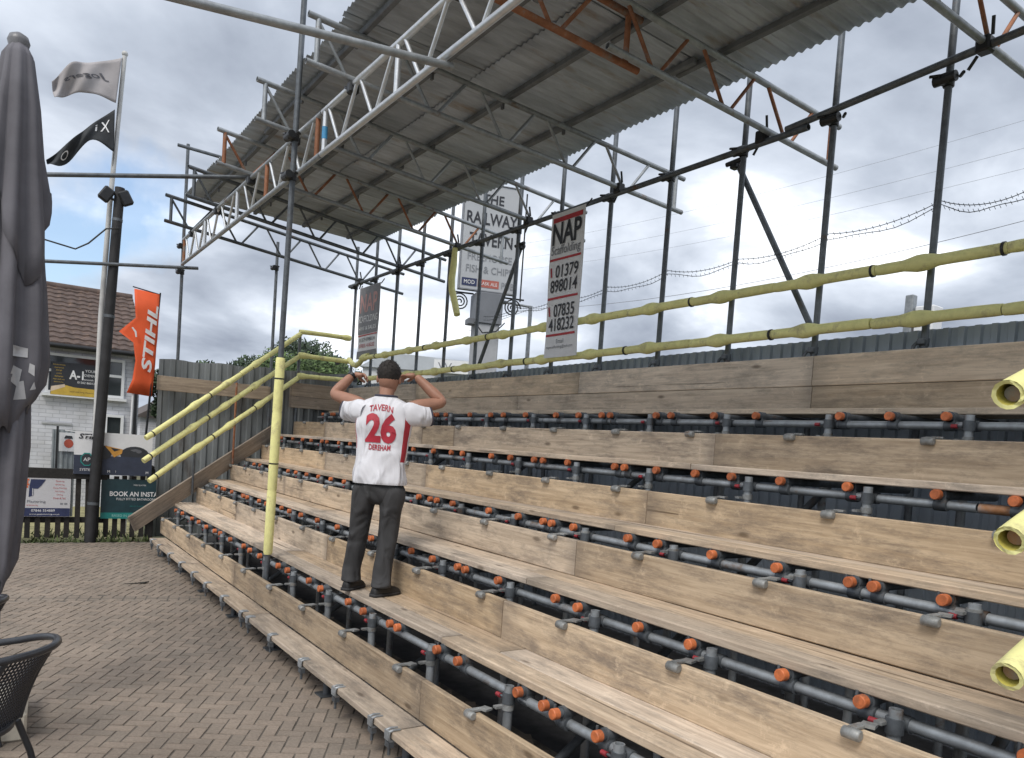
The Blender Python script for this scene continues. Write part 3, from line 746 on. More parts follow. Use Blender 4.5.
def free_tube(label, a, c, m=GALV, name='loose_tube', group=None, r=R_T):
    b_ = MB(m); b_.tube(a, c, r, 12, hollow=.004); o = move(b_.build(name), a); return tag(o, label, 'scaffold tube', group)
free_tube('grey tube jutting forward from the near front beam across the sky', (2.27, 4.28, 4.06), (.35, 4.3, 3.84), group='tubes jutting forward from the roof')
free_tube('dark lower tube jutting left from the far roof corner', (2.42, 12.1, 4.07), (-.9, 12.2, 3.62), GALV_D, group='tubes jutting forward from the roof')
free_tube('dark upper tube jutting left from the front roof beam', (2.5, 9.35, 4.72), (-1.1, 9.9, 3.99), GALV_D, group='tubes jutting forward from the roof')
free_tube('short dark tube level with the top of the far corner pole', (2.10, 12.33, 5.84), (2.95, 12.33, 5.82), GALV_D)

# ------------------------------------------------------------------ yellow padded rails
def padded_rail(label, pts, joints, m=FOAM, group=None, base=.038, bulge=.052, tape=(), hollow=False, sag=None):
    """pts: two ends; joints: distances along where the foam bulges over a coupler"""
    a, c = Vector(pts[0]), Vector(pts[-1]); d = c - a; L_ = d.length; dn = d.normalized()
    t_ = thing('padded_rail', label, 'handrail', a, group)
    b_ = MB(WORN if hollow else GALV); b_.tube(dn * (.03 if hollow else .004) - Vector((0, 0, .004 if hollow else 0)), dn * (L_ - .004), R_T * (.8 if hollow else 1), 12); b_.build('tube', t_)
    marks = sorted([j for j in joints if 0 < j < L_]); segs = []; prev = 0
    cuts = [0] + [j + .30 for j in marks if j + .30 < L_ - .2] + [L_]
    for s0, s1 in zip(cuts[:-1], cuts[1:]):
        n = max(6, int((s1 - s0) / .045)); P = []; Rr = []
        sd_ = random.uniform(0, 99)
        for k in range(n + 1):
            x = s0 + .003 + (s1 - s0 - .006) * k / n; r_ = base + noise.noise(Vector((x * 5, sd_, 0))) * .002
            for j in marks: r_ += (bulge - base) * math.exp(-((x - j) / .075) ** 4)
            if k in (0, n) and not hollow: r_ *= .93
            w = Vector((noise.noise(Vector((x * 1.3, sd_, 4))), noise.noise(Vector((x * 1.3, sd_, 7))), noise.noise(Vector((x * 1.3, sd_, 1))))) * .007
            if sag: w.z += sag(x)
            P.append(dn * x + w); Rr.append(r_)
        c_ = MB(m); c_.path(P, Rr, 14, caps=not hollow)
        if hollow:
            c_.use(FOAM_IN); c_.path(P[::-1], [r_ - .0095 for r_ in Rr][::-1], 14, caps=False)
            c_.use(m)
            aa = dn.orthogonal().normalized(); bb = dn.cross(aa)
            for pe, re, sg in ((P[0], Rr[0], 1), (P[-1], Rr[-1], -1)):
                cutj = [dn * (random.uniform(-.006, .006)) for _ in range(14)]
                ring = [pe + cutj[i] + (aa * math.cos(2 * PI * i / 14) + bb * math.sin(2 * PI * i / 14)) * re for i in range(14)] + [pe + (aa * math.cos(2 * PI * i / 14) + bb * math.sin(2 * PI * i / 14)) * (re - .0095) for i in range(14)]
                c_.add(ring, [(i, (i + 1) % 14, 14 + (i + 1) % 14, 14 + i) for i in range(14)], False)
        c_.build('foam_sleeve', t_)
    for j in tape:
        q = MB(TAPE); q.tube(dn * (j - .008), dn * (j + .008), base + .005, 14); q.build('tape', t_)
    return t_
js = [y - .6 for y in YST + [1.05, 1.875]]
padded_rail('upper yellow padded rail along the back of the top row', [(4.96, .6, 3.148), (4.96, 11.9, 3.045)], js, tape=[j + .33 for j in js[::2]], group='yellow rails behind the top row', bulge=.056)
padded_rail('lower yellow padded rail along the back of the top row', [(4.96, .6, 2.778), (4.96, 11.6, 2.705)], js, tape=[j + .30 for j in js[1::2]], group='yellow rails behind the top row', bulge=.056)
t_ = thing('foam_sleeve', 'loose bent foam sleeve drooping from the far end of the rails', 'foam sleeve', (4.96, 12.2, 3.03))
b_ = MB(FOAM); b_.path([(0, .25, .02), (0, .2, .03), (0, .02, -.06), (0, -.12, -.09), (0, -.26, -.06), (0, -.42, .04), (0, -.62, .05)], [.03, .042, .043, .044, .043, .043, .04], 14); b_.build('sleeve', t_)
for i, (z0, z1) in enumerate(((3.41, 3.42), (3.03, 3.02), (2.69, 2.71))):
    padded_rail(f'{("top", "middle", "bottom")[i]} yellow padded rail closing the far end of the top deck', [(4.10, 12.44, z0), (4.97, 12.4, z1)], [.06] if i else [.82], group='yellow rails closing the far end')
for i, (a, c) in enumerate((((1.69, 11.2, 1.53), (4.12, 12.44, 3.38)), ((1.67, 11.2, 1.23), (4.10, 12.44, 3.00)), ((1.75, 11.2, .96), (4.12, 12.44, 2.66)))):
    padded_rail(f'{("top", "middle", "bottom")[i]} yellow stair rail sloping up the far end', [a, c], [.9, 1.55, 2.2], group='yellow rails up the far stairs', tape=[.12, .85, 1.2, 2.1])
for i, x in enumerate((2.42, 3.05)):
    free_tube(f'{("lower", "upper")[i]} thin upright behind the far stair rails', (x, 11.3 + (x - 1.6) * .53, .75 + i * .4), (x, 11.3 + (x - 1.6) * .53, 2.0 + i * .45), (GALV_D, RUSTP)[i], 'rail_post', 'uprights behind the far stair rails', .016)
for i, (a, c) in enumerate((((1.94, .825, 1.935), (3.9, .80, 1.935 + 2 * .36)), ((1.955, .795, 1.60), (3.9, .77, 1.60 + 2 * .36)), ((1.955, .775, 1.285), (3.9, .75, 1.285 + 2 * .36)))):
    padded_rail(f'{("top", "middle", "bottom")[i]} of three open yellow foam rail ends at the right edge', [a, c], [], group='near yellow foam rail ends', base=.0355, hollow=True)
b_ = MB(FOAM); b_.path([(0, 0, .12), (0, .01, -.1), (0, .04, -.28), (0, .02, -.42), (0, -.09, -.62), (0, -.17, -.78)], [.035, .044, .045, .044, .044, .042], 14)
o = b_.build('hanging_foam'); o.location = (4.98, 8.98, 4.22); tag(o, 'bent yellow foam sleeve hanging from the ledger beside the tavern sign', 'foam sleeve')

# ------------------------------------------------------------------ metal walls round the stand
def ribbed(axis, a0, a1, fixed, z0, z1f, m, pitch, depth, name, label, cat='metal fence'):
    vs = []; fs = []; n = int((a1 - a0) / pitch)
    prof = [(0, 0), (.35, 0), (.45, 1), (.90, 1)]; P = []
    for k in range(n):
        for px_, d_ in prof: P.append((a0 + (k + px_) * pitch, d_ * depth))
    for (a, d_) in P:
        for z in (z0, z1f(a)):
            vs.append((fixed + d_, a, z) if axis == 'y' else (a, fixed + d_, z))
    for k in range(len(P) - 1): fs.append((2 * k, 2 * k + 2, 2 * k + 3, 2 * k + 1))
    b_ = MB(m); b_.add(vs, fs, False); o = b_.build(name)
    so = o.modifiers.new('thickness', 'SOLIDIFY'); so.thickness = .002
    return tag(o, label, cat)
ribbed('y', -2.5, 13.0, 5.19, 0, lambda a: 2.755 - .008 * a, FENCEM, .10, .02, 'metal_fence', 'long blue grey ribbed metal fence behind the back boards')
ribbed('x', 2.05, 5.42, 12.70, 0, lambda a: 2.73 + .03 * (a - 2) + .012 * math.sin(a * 9), WALLM, .17, .025, 'end_wall', 'grey ribbed metal sheet wall behind the far stair rails', 'metal wall')

# rope along the standards
pts = []; anch = [(2.2, 3.51), (2.7, 3.57), (3.52, 3.51), (4.35, 3.46), (5.17, 3.49), (6.0, 3.45), (6.83, 3.44), (7.65, 3.43), (8.5, 3.42)]
for (ya, za), (yb, zb) in zip(anch[:-1], anch[1:]):
    for k in range(8):
        f = k / 8; pts.append((ya + (yb - ya) * f, za + (zb - za) * f - .05 * 4 * f * (1 - f)))
pts = [(1.0, 3.62), (1.6, 3.53)] + pts
for q in range(2):
    b_ = MB(GALV_D); b_.path([(5.135, y, z - .035 * q - .012 * math.sin(i * 1.1) * q) for i, (y, z) in enumerate(pts)], .0028, 5)
    for i, (y, z) in enumerate(pts):
        for f in (0, .5):
            if i + 1 < len(pts):
                yy = y + (pts[i + 1][0] - y) * f; zz = z + (pts[i + 1][1] - z) * f - .035 * q
                b_.tube((5.135, yy, zz - .012), (5.135, yy + .012, zz + .012), .002, 4)
    o = move(b_.build('barbed_wire'), (5.135, 5, 3.5)); tag(o, f'{("upper", "lower")[q]} strand of twisted wire strung along the back poles', 'wire', 'wire strands along the back poles')

# ------------------------------------------------------------------ hanging banners
def banner(label, y0, y1, zt, zb, draw, m=WHITE, x=4.975):
    """cloth hung in the plane of the back poles; y0 > y1 (left to right as seen)"""
    t_ = thing('hanging_banner', label, 'banner', (x, (y0 + y1) / 2, (zt + zb) / 2), 'banners hung from the ledger')
    w, h = y0 - y1, zt - zb; nx, nz_ = 8, 18; b_ = MB(m)
    def P(u_, v_): return Vector((.012 * math.sin(v_ * 7 + u_ * 3) * (1 - v_) , w / 2 - u_ * w - .02 * (1 - v_), (v_ - .5) * h))
    vs = [P(i / nx, j / nz_) for j in range(nz_ + 1) for i in range(nx + 1)]
    vs += [v + Vector((.004, 0, 0)) for v in vs]; fs = []; N_ = (nx + 1) * (nz_ + 1)
    for j in range(nz_):
        for i in range(nx):
            a = j * (nx + 1) + i; q4 = (a, a + 1, a + nx + 2, a + nx + 1); fs += [q4, tuple(k + N_ for k in q4[::-1])]
    b_.add(vs, fs, True); b_.build('cloth', t_)
    d = MB(DARKTXT)
    def on(u_, v_): p = P(u_, v_); p.x -= .006; return p
    draw(d, on, w, h)
    # wrap printing onto the cloth
    for v in d.v:
        v_ = v.z / h + .5; u_ = (w / 2 - v.y) / w; v.x = P(u_, v_).x - .005 - (.002 if v.x < -.0005 else 0)
    d.build('lettering', t_)
    b_ = MB(TAPE); b_.tube((.01, w / 2, h / 2 - .02), (.05, w / 2 + .03, h / 2 + .06), .008, 6); b_.tube((.01, -w / 2, h / 2 - .02), (.05, -w / 2 - .03, h / 2 + .06), .008, 6); b_.build('tie', t_)
    return t_
def strip(d, y0, y1, z0, z1, n=10):
    """printed bar split so it can follow the cloth"""
    for i in range(n):
        for j in range(max(1, int(abs(z1 - z0) / .08))):
            k = max(1, int(abs(z1 - z0) / .08)); a, c = y0 + (y1 - y0) * i / n, y0 + (y1 - y0) * (i + 1) / n
            e0, e1 = z0 + (z1 - z0) * j / k, z0 + (z1 - z0) * (j + 1) / k
            d.add([(0, a, e0), (0, a, e1), (0, c, e1), (0, c, e0)], [(0, 1, 2, 3)], False)
YN, ZU = Vector((0, -1, 0)), Vector((0, 0, 1))
def nap(d, on, w, h):
    zt = h / 2
    d.use(REDTXT); strip(d, w * .44, -w * .44, zt - .05, zt - .10)
    for f in (.323, .592, .845): strip(d, w * .46, -w * .46, zt - f * h - .012, zt - f * h + .012)
    d.use(DARKTXT)
    d.text('NAP', (0, 0, zt - .145 * h), YN, ZU, .235, w * .86, weight=.025)
    d.use(GREYTXT); d.text('Scaffolding', (0, 0, zt - .268 * h), YN, ZU, .125, w * .86, weight=.006)
    d.use(DARKTXT)
    d.text('01379', (0, -.045, zt - .41 * h), YN, ZU, .135, w * .66, weight=.012)
    d.text('898014', (0, -.01, zt - .51 * h), YN, ZU, .135, w * .80, weight=.012)
    d.text('07835', (0, -.045, zt - .68 * h), YN, ZU, .135, w * .64, weight=.012)
    d.text('418232', (0, -.01, zt - .775 * h), YN, ZU, .135, w * .80, weight=.012)
    d.use(REDTXT)
    for zc in (.41, .68): d.tube((-.001, w * .40, zt - zc * h + .05), (-.001, w * .37, zt - zc * h - .05), .012, 6)
    d.use(GREYTXT); d.text('Email', (0, 0, zt - .89 * h), YN, ZU, .045); d.text('napscaffolding@aol.com', (0, 0, zt - .93 * h), YN, ZU, .04, w * .82)
banner('white hanging banner reading NAP Scaffolding with two phone numbers', 6.71, 6.15, 4.265, 2.735, nap, x=4.885)
def nap2(d, on, w, h):
    zt = h / 2
    d.use(mat('dark_print', (.19, .19, .20), .6)); strip(d, w * .49, -w * .49, zt - .005, zt - .66 * h); strip(d, w * .49, -w * .49, zt - .89 * h, zt - h)
    for v in d.v: v.x = .0002
    d.use(mat('faded_red_lettering', (.46, .25, .23), .6)); d.text('NAP', (-.002, 0, zt - .23 * h), YN, ZU, .30, w * .82, weight=.02)
    d.use(WHITETXT); d.text('SCAFFOLDING', (-.002, 0, zt - .45 * h), YN, ZU, .11, w * .9)
    d.text('HIRE & SALES', (-.002, 0, zt - .58 * h), YN, ZU, .06, w * .85)
    d.use(DARKTXT); d.text('01379 898014', (-.002, 0, zt - .74 * h), YN, ZU, .06, w * .8)
    d.use(REDTXT); d.text('07835 418232', (-.002, 0, zt - .82 * h), YN, ZU, .06, w * .8); strip(d, w * .49, -w * .49, zt - .67 * h, zt - .685 * h)
banner('faded dark scaffolding banner hanging at the far end of the ledger', 12.12, 11.31, 4.22, 3.045, nap2)
# ------------------------------------------------------------------ behind the paving: fence, signs
XP = Vector((1, 0, 0))
t_ = thing('picket_fence', 'low dark picket fence at the far edge of the paving', 'fence', (-.8, 12.3, 0))
b_ = MB(W_TIMB)
for k in range(59):
    x = -5.0 + k * .118
    b_.box((x + .8 + random.uniform(-.008, .008), random.uniform(-.005, .005), .5 + random.uniform(-.01, .01)), (.066, .02, .90), rot=Matrix.Rotation(random.uniform(-.015, .015), 3, 'Y'))
b_.build('pickets', t_)
for z, h in ((.955, .14), (.30, .08)):
    b_ = MB(W_TIMB); b_.box((-.75, .035 if z < .9 else -.02, z), (5.85, .045, h), bev=.004); b_.build('rail', t_)
for x in (-4.2, -2.4, -.6, .22, 1.96):
    b_ = MB(W_TIMB); b_.box((x + .8, .07, .53), (.10, .09, 1.06), bev=.006); b_.ball((x + .8, .07, 1.075), .045, seg=8, rings=6); b_.build('post', t_)
wg = mat('weed_green', (.075, .10, .035), .8, 0, .35, 9)
b_ = MB(wg)
for k in range(1500):
    x = random.uniform(-4.5, 2.0); y = random.choice((random.uniform(12.16, 12.27), random.uniform(12.4, 13.3))); h = random.uniform(.02, .09) * random.choice((.5, 1, 1.4))
    a = random.uniform(0, 6.28); dx_, dy_ = math.cos(a) * .02, math.sin(a) * .02; lx, ly = random.uniform(-.05, .05), random.uniform(-.05, .05)
    b_.add([(x - dx_, y - dy_, -.01), (x + dx_, y + dy_, -.01), (x + lx, y + ly, h)], [(0, 1, 2)])
tag(b_.build('weeds'), kind='stuff')
yl = mat('straw_verge', (.26, .24, .12), .9, 0, .3, 6)
b_ = MB(yl); b_.add([(-7, 12.35, -.008), (2, 12.35, -.008), (2, 17, .02), (-7, 17, .02)], [(0, 1, 2, 3)]); tag(b_.build('verge'), kind='structure')

def sign(name, label, cat, c, w, h, face, th=.012, group=None):
    """flat board facing -Y, centre c"""
    t_ = thing(name, label, cat, c, group)
    b_ = MB(face); b_.box((0, th / 2, 0), (w, th, h)); b_.build('panel', t_)
    return t_
def rect(d, m, x0, x1, z0, z1, y=-.003):
    d.use(m); d.add([(x0, y, z0), (x1, y, z0), (x1, y, z1), (x0, y, z1)], [(0, 1, 2, 3)], False)
def wr(d, m, txt, x, z, h, w=None, lift=.005, **k): d.use(m); d.text(txt, (x, 0, z), XP, ZU, h, w, lift=lift, **k)
PALE = mat('pale_sign_face', (.55, .55, .57), .5, 0, .03, 3)
t_ = sign('plasterer_sign', 'white plastering sign with orange brick logo and navy strip on the picket fence', 'sign', (.60, 12.262, .62), .645, .54, PALE)
d = MB(NAVY); rect(d, NAVY, -.32, .32, -.265, -.15)
for r_ in range(4):
    for c_ in range(3):
        x0 = -.305 + c_ * .042 + (.012 if r_ % 2 else 0); z0 = .125 + r_ * .033
        rect(d, ORANGEP, x0, x0 + .037, z0, z0 + .026)
d.use(NAVY); d.add([(-.155, -.003, .245), (.02, -.003, .245), (-.005, -.003, .20), (-.03, -.003, .16), (-.07, -.003, .115), (-.12, -.003, .115), (-.12, -.003, .02), (-.175, -.003, .0), (-.17, -.003, .14)], [tuple(range(9))[::-1]], False)
rect(d, PALE, -.135, -.125, .02, .12, -.004)
wr(d, mat('slate_lettering', (.10, .11, .14), .6), 'GA Plastering', -.13, -.065, .045, .31); wr(d, REDTXT, '& Rendering', -.13, -.115, .024)
for i, tx in enumerate(('Plastering', 'Rendering', 'Damp Proofing', 'Dry Lining', 'Coving', 'Float & Set')): wr(d, REDTXT, tx, .19, .225 - i * .047, .024)
rect(d, GREYTXT, .20, .235, -.10, -.075); rect(d, GREYTXT, .25, .285, -.10, -.075)
wr(d, WHITETXT, '07846 554889', 0, -.185, .034); wr(d, WHITETXT, 'www.gaplastering.co.uk', .02, -.238, .022, .36); wr(d, ORANGEP, 'email', -.27, -.238, .02)
d.build('lettering', t_)
t_ = sign('kitchen_sign', 'dark petrol sign reading BOOK AN INS with a teal strip', 'sign', (1.66, 12.262, .615), .72, .575, PETROL)
d = MB(TEAL); rect(d, TEAL, -.36, .36, -.2875, -.20); wr(d, WHITETXT, 'BOOK AN INSTALL', .11, .075, .07, .72, weight=.02)
rect(d, PETROL, .361, .5, -.28, .28, -.001); d.v = d.v; wr(d, WHITETXT, 'FULLY FITTED BATHROOMS', .10, .0, .034, .52); wr(d, WHITETXT, 'FREE QUOTES', .14, .205, .022); wr(d, mat('pale_teal_lettering', (.3, .6, .56), .6), 'BASED IN DEREHAM', .0, -.243, .036, .42)
wr(d, TEAL, 'visit our showroom', .12, -.10, .018)
# keep the words on the board
for v in d.v: v.x = min(v.x, .358)
d.build('lettering', t_)
t_ = sign('mower_banner', 'white and navy tool banner with robot mowers strung above the fence', 'banner', (1.44, 12.235, 1.26), 1.0, .60, WHITE, .006)
d = MB(NAVY); rect(d, mat('dark_slate_print', (.035, .045, .075), .6), -.5, .5, -.30, -.03)
wr(d, DARKTXT, 'STIHL', -.30, .235, .075, .30, weight=.03, shear=.25)
GR = mat('charcoal_print', (.03, .033, .04), .5)
d.use(GR); d.add([(-.14 + .16 * math.cos(a) * .7, -.0045, .02 + .1 * math.sin(a)) for a in [2 * PI * k / 18 for k in range(18)]], [tuple(range(18))[::-1]], False)
d.use(mat('amber_print', (.60, .30, .06), .5)); d.add([(-.13, -.006, .12), (.11, -.006, .075), (.10, -.006, .015), (.0, -.006, -.045), (-.05, -.006, .03)], [(4, 3, 2, 1, 0)], False)
d.use(GR); d.add([(-.05, -.008, .095), (.08, -.008, .07), (.0, -.008, .04)], [(2, 1, 0)], False)
d.add([(.27 + .19 * math.cos(a), -.0045, .0 + .125 * math.sin(a)) for a in [2 * PI * k / 20 for k in range(20)]], [tuple(range(20))[::-1]], False)
d.use(mat('grey_print', (.12, .125, .14), .5)); d.add([(.26 + .10 * math.cos(a), -.006, .055 + .035 * math.sin(a)) for a in [2 * PI * k / 14 for k in range(14)]], [tuple(range(14))[::-1]], False)
rect(d, mat('teal_edge_print', (.05, .35, .36), .6), -.235, -.215, -.22, .1)
oc = [2 * PI * (k + .5) / 8 for k in range(8)]
d.use(TEAL); d.add([(-.34 + .085 * math.cos(a), -.0045, -.09 + .10 * math.sin(a)) for a in oc], [tuple(range(8))[::-1]], False)
d.use(GR); d.add([(-.34 + .07 * math.cos(a), -.006, -.09 + .083 * math.sin(a)) for a in oc], [tuple(range(8))[::-1]], False)
wr(d, WHITETXT, 'AP', -.34, -.09, .05, lift=.008); wr(d, WHITETXT, 'SYSTEM', -.34, -.235, .035)
for i, ch in enumerate('MBIKAM'): wr(d, WHITETXT, ch, -.06 + i * .1, -.25, .035)
for v in d.v: v.y += .006 * math.sin(v.x * 9) - .004
d.build('lettering', t_)
b_ = MB(WHITE); b_.tube((-.5, -.005, .29), (-.62, .0, .30), .006, 5); b_.tube((-.36, -.02, .245), (-.12, -.02, .235), .007, 5); b_.build('tie', t_)

# ribbed panel and posts beyond the fence
ribbed('x', .70, 1.02, 12.75, .3, lambda a: 1.56, mat('pale_ribbed_sheet', (.30, .33, .34), .6, .1), .06, .012, 'ribbed_gate', 'pale ribbed gate panel behind the fence below the house', 'gate')
for i, x in enumerate((.355, .755)):
    b_ = MB(BLACKP); b_.box((0, 0, 1.05), (.028, .028, 2.1 if i == 0 else 1.12)); o = b_.build('gate_post'); o.location = (x, 12.62, 0)
    tag(o, ('thin black upright beside the dark parasol, behind the fence', 'thin black upright at the edge of the pale ribbed gate')[i], 'post')
t_ = sign('poster', 'small white poster with a red shape on the ribbed gate', 'poster', (.885, 12.72, 1.385), .20, .27, WHITE, .004)
d = MB(REDTXT); d.use(mat('coral_print', (.50, .10, .06), .6)); d.add([(.02 + .06 * math.cos(a), -.003, -.02 + .065 * math.sin(a)) for a in [2 * PI * k / 12 for k in range(12)]], [tuple(range(12))[::-1]], False)
d.use(GR); d.add([(-.04, -.004, .05), (.07, -.004, .05), (.06, -.004, .09), (-.02, -.004, .095)], [(0, 1, 2, 3)], False); d.build('print', t_)

# timber post with floodlights, flag pole, flags
t_ = thing('timber_post', 'tall dark timber post with floodlights on top', 'post', (1.18, 12.2, 0))
b_ = MB(mat('tarred_timber', (.020, .020, .022), .7, 0, .3, 5)); b_.path([(0, 0, 0), (.036, 0, 1), (.108, 0, 3), (.180, 0, 5.0)], [.078, .075, .070, .066], 10); b_.build('pole', t_)
b_ = MB(GALV_D)
for z in (.55, 3.2, 4.55): b_.tube((.036 * z, 0, z - .02), (.036 * z + .002, 0, z + .02), .082 - .0028 * z, 12)
b_.build('strap', t_)
for sx, rr_ in ((-.17, .55), (.07, -.5)):
    b_ = MB(BLACKP); b_.box((.18 + sx, -.05, 4.86), (.15, .09, .20), rot=Matrix.Rotation(rr_, 3, 'Y'), bev=.02); b_.tube((.18, 0, 4.80), (.18 + sx, -.03, 4.84), .018, 6); b_.build('floodlight', t_)
t_ = thing('flag_pole', 'pale flag pole strapped beside the timber post', 'flag pole', (1.115, 12.31, 0))
b_ = MB(mat('pale_pole', (.50, .50, .49), .5, 0, .1, 5)); b_.path([(.06, 0, 0), (.085, 0, 2.0), (.09, 0, 3.2), (.14, 0, 4.8), (.242, 0, 6.85)], [.036, .036, .036, .034, .029], 12); b_.ball((.243, 0, 6.88), .042, seg=10, rings=6); b_.build('pole', t_)
b_ = MB(BLACKP); b_.tube((.21, -.03, 6.8), (.15, -.03, 5.3), .004, 5); b_.build('halyard', t_)
def flag(label, top, bot, m, draw):
    """top, bot: edge points (x, z) from hoist to fly"""
    t_ = thing('flag', label, 'flag', (top[0][0], 12.2, top[0][1]), 'flags on the pale pole'); ox, oz = top[0]
    def ev(P_, f):
        n = len(P_) - 1; i = min(n - 1, int(f * n)); g_ = f * n - i; p0 = P_[max(0, i - 1)]; p1, p2 = P_[i], P_[i + 1]; p3 = P_[min(n, i + 2)]
        return [.5 * ((2 * p1[k]) + (-p0[k] + p2[k]) * g_ + (2 * p0[k] - 5 * p1[k] + 4 * p2[k] - p3[k]) * g_ ** 2 + (-p0[k] + 3 * p1[k] - 3 * p2[k] + p3[k]) * g_ ** 3) for k in (0, 1)]
    def P(u_, v_):
        a, c = ev(top, u_), ev(bot, u_); w = u_ * (.09 * math.sin(u_ * 8 + v_ * 2.2) + .05 * math.sin(u_ * 17 - v_ * 5))
        return Vector((a[0] + (c[0] - a[0]) * v_ - ox, w, a[1] + (c[1] - a[1]) * v_ - oz))
    b_ = MB(m); n, q = 26, 12
    vs = [P(i / n, j / q) for j in range(q + 1) for i in range(n + 1)]
    b_.add(vs, [(j * (n + 1) + i, (j + 1) * (n + 1) + i, (j + 1) * (n + 1) + i + 1, j * (n + 1) + i + 1) for j in range(q) for i in range(n)], True); o = b_.build('cloth', t_)
    so = o.modifiers.new('thickness', 'SOLIDIFY'); so.thickness = .003; so.offset = 0
    d = MB(m); draw(d)
    for v in d.v: p = P(max(0, min(1, v.x)), max(0, min(1, 1 - v.z))); p.y -= .008; v.x, v.y, v.z = p
    d.build('lettering', t_); return t_
XM = Vector((-1, 0, 0))
def draw1(d): d.use(mat('ash_lettering', (.10, .10, .115), .6)); d.text('Jogers', (.46, 0, .55), XP, ZU, .22, .62, shear=.3, weight=.01, lift=0)
flag('pale grey flag with dark script flying from the pole top', [(1.312, 6.767), (.98, 6.60), (.70, 6.47), (.499, 6.20)], [(1.263, 6.139), (.98, 6.17), (.72, 6.10), (.531, 5.96)], mat('pale_grey_cloth', (.36, .34, .345), .8, 0, .06, 5), draw1)
def draw2(d): d.use(WHITETXT); d.text('X', (.16, 0, .62), XM, ZU, .36, .12, lift=0); d.text('i', (.28, 0, .62), XM, ZU, .3, .03, lift=0); d.text('O', (.74, 0, .45), XM, ZU, .4, .10, lift=0)
flag('black flag with white marks hanging below the pale flag', [(1.254, 6.05), (1.0, 5.79), (.75, 5.48), (.47, 5.16)], [(1.265, 5.471), (.98, 5.55), (.73, 5.20), (.50, 5.08)], mat('black_cloth', (.03, .034, .038), .8, 0, .2, 5), draw2)
b_ = MB(BLACKP); b_.path([(1.36, 12.1, 4.42), (1.2, 12.1, 4.38), (1.0, 12.15, 4.15), (.85, 12.2, 4.05), (.5, 12.3, 4.12), (-1.5, 13, 4.9)], .011, 6); o = move(b_.build('cable'), (1.36, 12.1, 4.42)); tag(o, 'black cable looping left from the timber post', 'cable')

# orange feather flag
t_ = thing('feather_flag', 'orange feather flag with white vertical lettering beyond the fence', 'flag', (1.99, 13.2, 0))
b_ = MB(BLACKP); b_.path([(0, .02, 0), (.0, .02, 1.5), (.075, .02, 3.0), (.115, .02, 3.80)], [.02, .018, .014, .012], 8); b_.tube((.115, .02, 3.77), (-.28, .02, 3.83), .009, 6); b_.build('pole', t_)
OR = mat('bright_orange_cloth', (.80, .115, .03), .7, 0, .05, 4)
ed = [(-.26, 3.80, .10), (-.235, 3.5, .11), (-.22, 3.36, .105), (-.44, 3.12, .10), (-.24, 2.97, .09), (-.20, 2.70, .085), (-.23, 2.4, .07), (-.30, 2.19, .06)]
n = 8; b_ = MB(OR); vs = []
for (xl, z, xr) in ed:
    for i in range(n + 1):
        f = i / n; vs.append((xl + (xr - xl) * f, .012 * math.sin(f * 6 + z * 4) + (.05 * (1 - f) if xl < -.4 else 0), z - .03 * f))
b_.add(vs, [(j * (n + 1) + i, (j + 1) * (n + 1) + i, (j + 1) * (n + 1) + i + 1, j * (n + 1) + i + 1) for j in range(len(ed) - 1) for i in range(n)], True); o = b_.build('cloth', t_)
so = o.modifiers.new('thickness', 'SOLIDIFY'); so.thickness = .003; so.offset = 0
d = MB(WHITETXT); d.text('STIHL', (-.015, 0, 3.06), Vector((.065, 0, 1)), Vector((-1, 0, .065)), .15, 1.05, weight=.03, shear=.2, lift=.03)
d.path([(-.27, -.03, 3.2), (-.22, -.03, 3.14), (-.205, -.03, 3.06)], [.012, .016, .012], 6); d.build('lettering', t_)
b_ = MB(WHITE); b_.tube((0, 0, 0), (.03, 0, 2.3), .018, 8); o = b_.build('flag_stake'); o.location = (1.755, 13.22, 0); tag(o, 'thin white stake below the orange feather flag', 'pole')

# ------------------------------------------------------------------ house with tiled roof
hb = bpy.data.materials.new('white_painted_brick'); hb.use_nodes = True
t = hb.node_tree; b = t.nodes['Principled BSDF']; b.inputs['Roughness'].default_value = .85
co = t.nodes.new('ShaderNodeTexCoord'); mp = t.nodes.new('ShaderNodeMapping'); mp.inputs['Rotation'].default_value = (-PI / 2, 0, 0); t.links.new(co.outputs['Object'], mp.inputs[0])
bk = t.nodes.new('ShaderNodeTexBrick'); bk.inputs['Scale'].default_value = 1; bk.inputs['Brick Width'].default_value = .225; bk.inputs['Row Height'].default_value = .075; bk.inputs['Mortar Size'].default_value = .006
bk.inputs['Color1'].default_value = (.60, .61, .66, 1); bk.inputs['Color2'].default_value = (.68, .69, .73, 1); bk.inputs['Mortar'].default_value = (.47, .48, .52, 1)
t.links.new(mp.outputs[0], bk.inputs['Vector'])
nz = t.nodes.new('ShaderNodeTexNoise'); nz.inputs['Scale'].default_value = 2.2; nz.inputs['Detail'].default_value = 8; t.links.new(co.outputs['Object'], nz.inputs[0])
rp = t.nodes.new('ShaderNodeValToRGB'); t.links.new(nz.outputs[0], rp.inputs[0]); rp.color_ramp.elements[0].position = .3; rp.color_ramp.elements[0].color = (.75, .74, .72, 1); rp.color_ramp.elements[1].position = .6; rp.color_ramp.elements[1].color = (1, 1, 1, 1)
mm = t.nodes.new('ShaderNodeMix'); mm.data_type = 'RGBA'; mm.blend_type = 'MULTIPLY'; mm.inputs['Factor'].default_value = 1; t.links.new(bk.outputs[0], mm.inputs['A']); t.links.new(rp.outputs[0], mm.inputs['B']); t.links.new(mm.outputs['Result'], b.inputs['Base Color'])
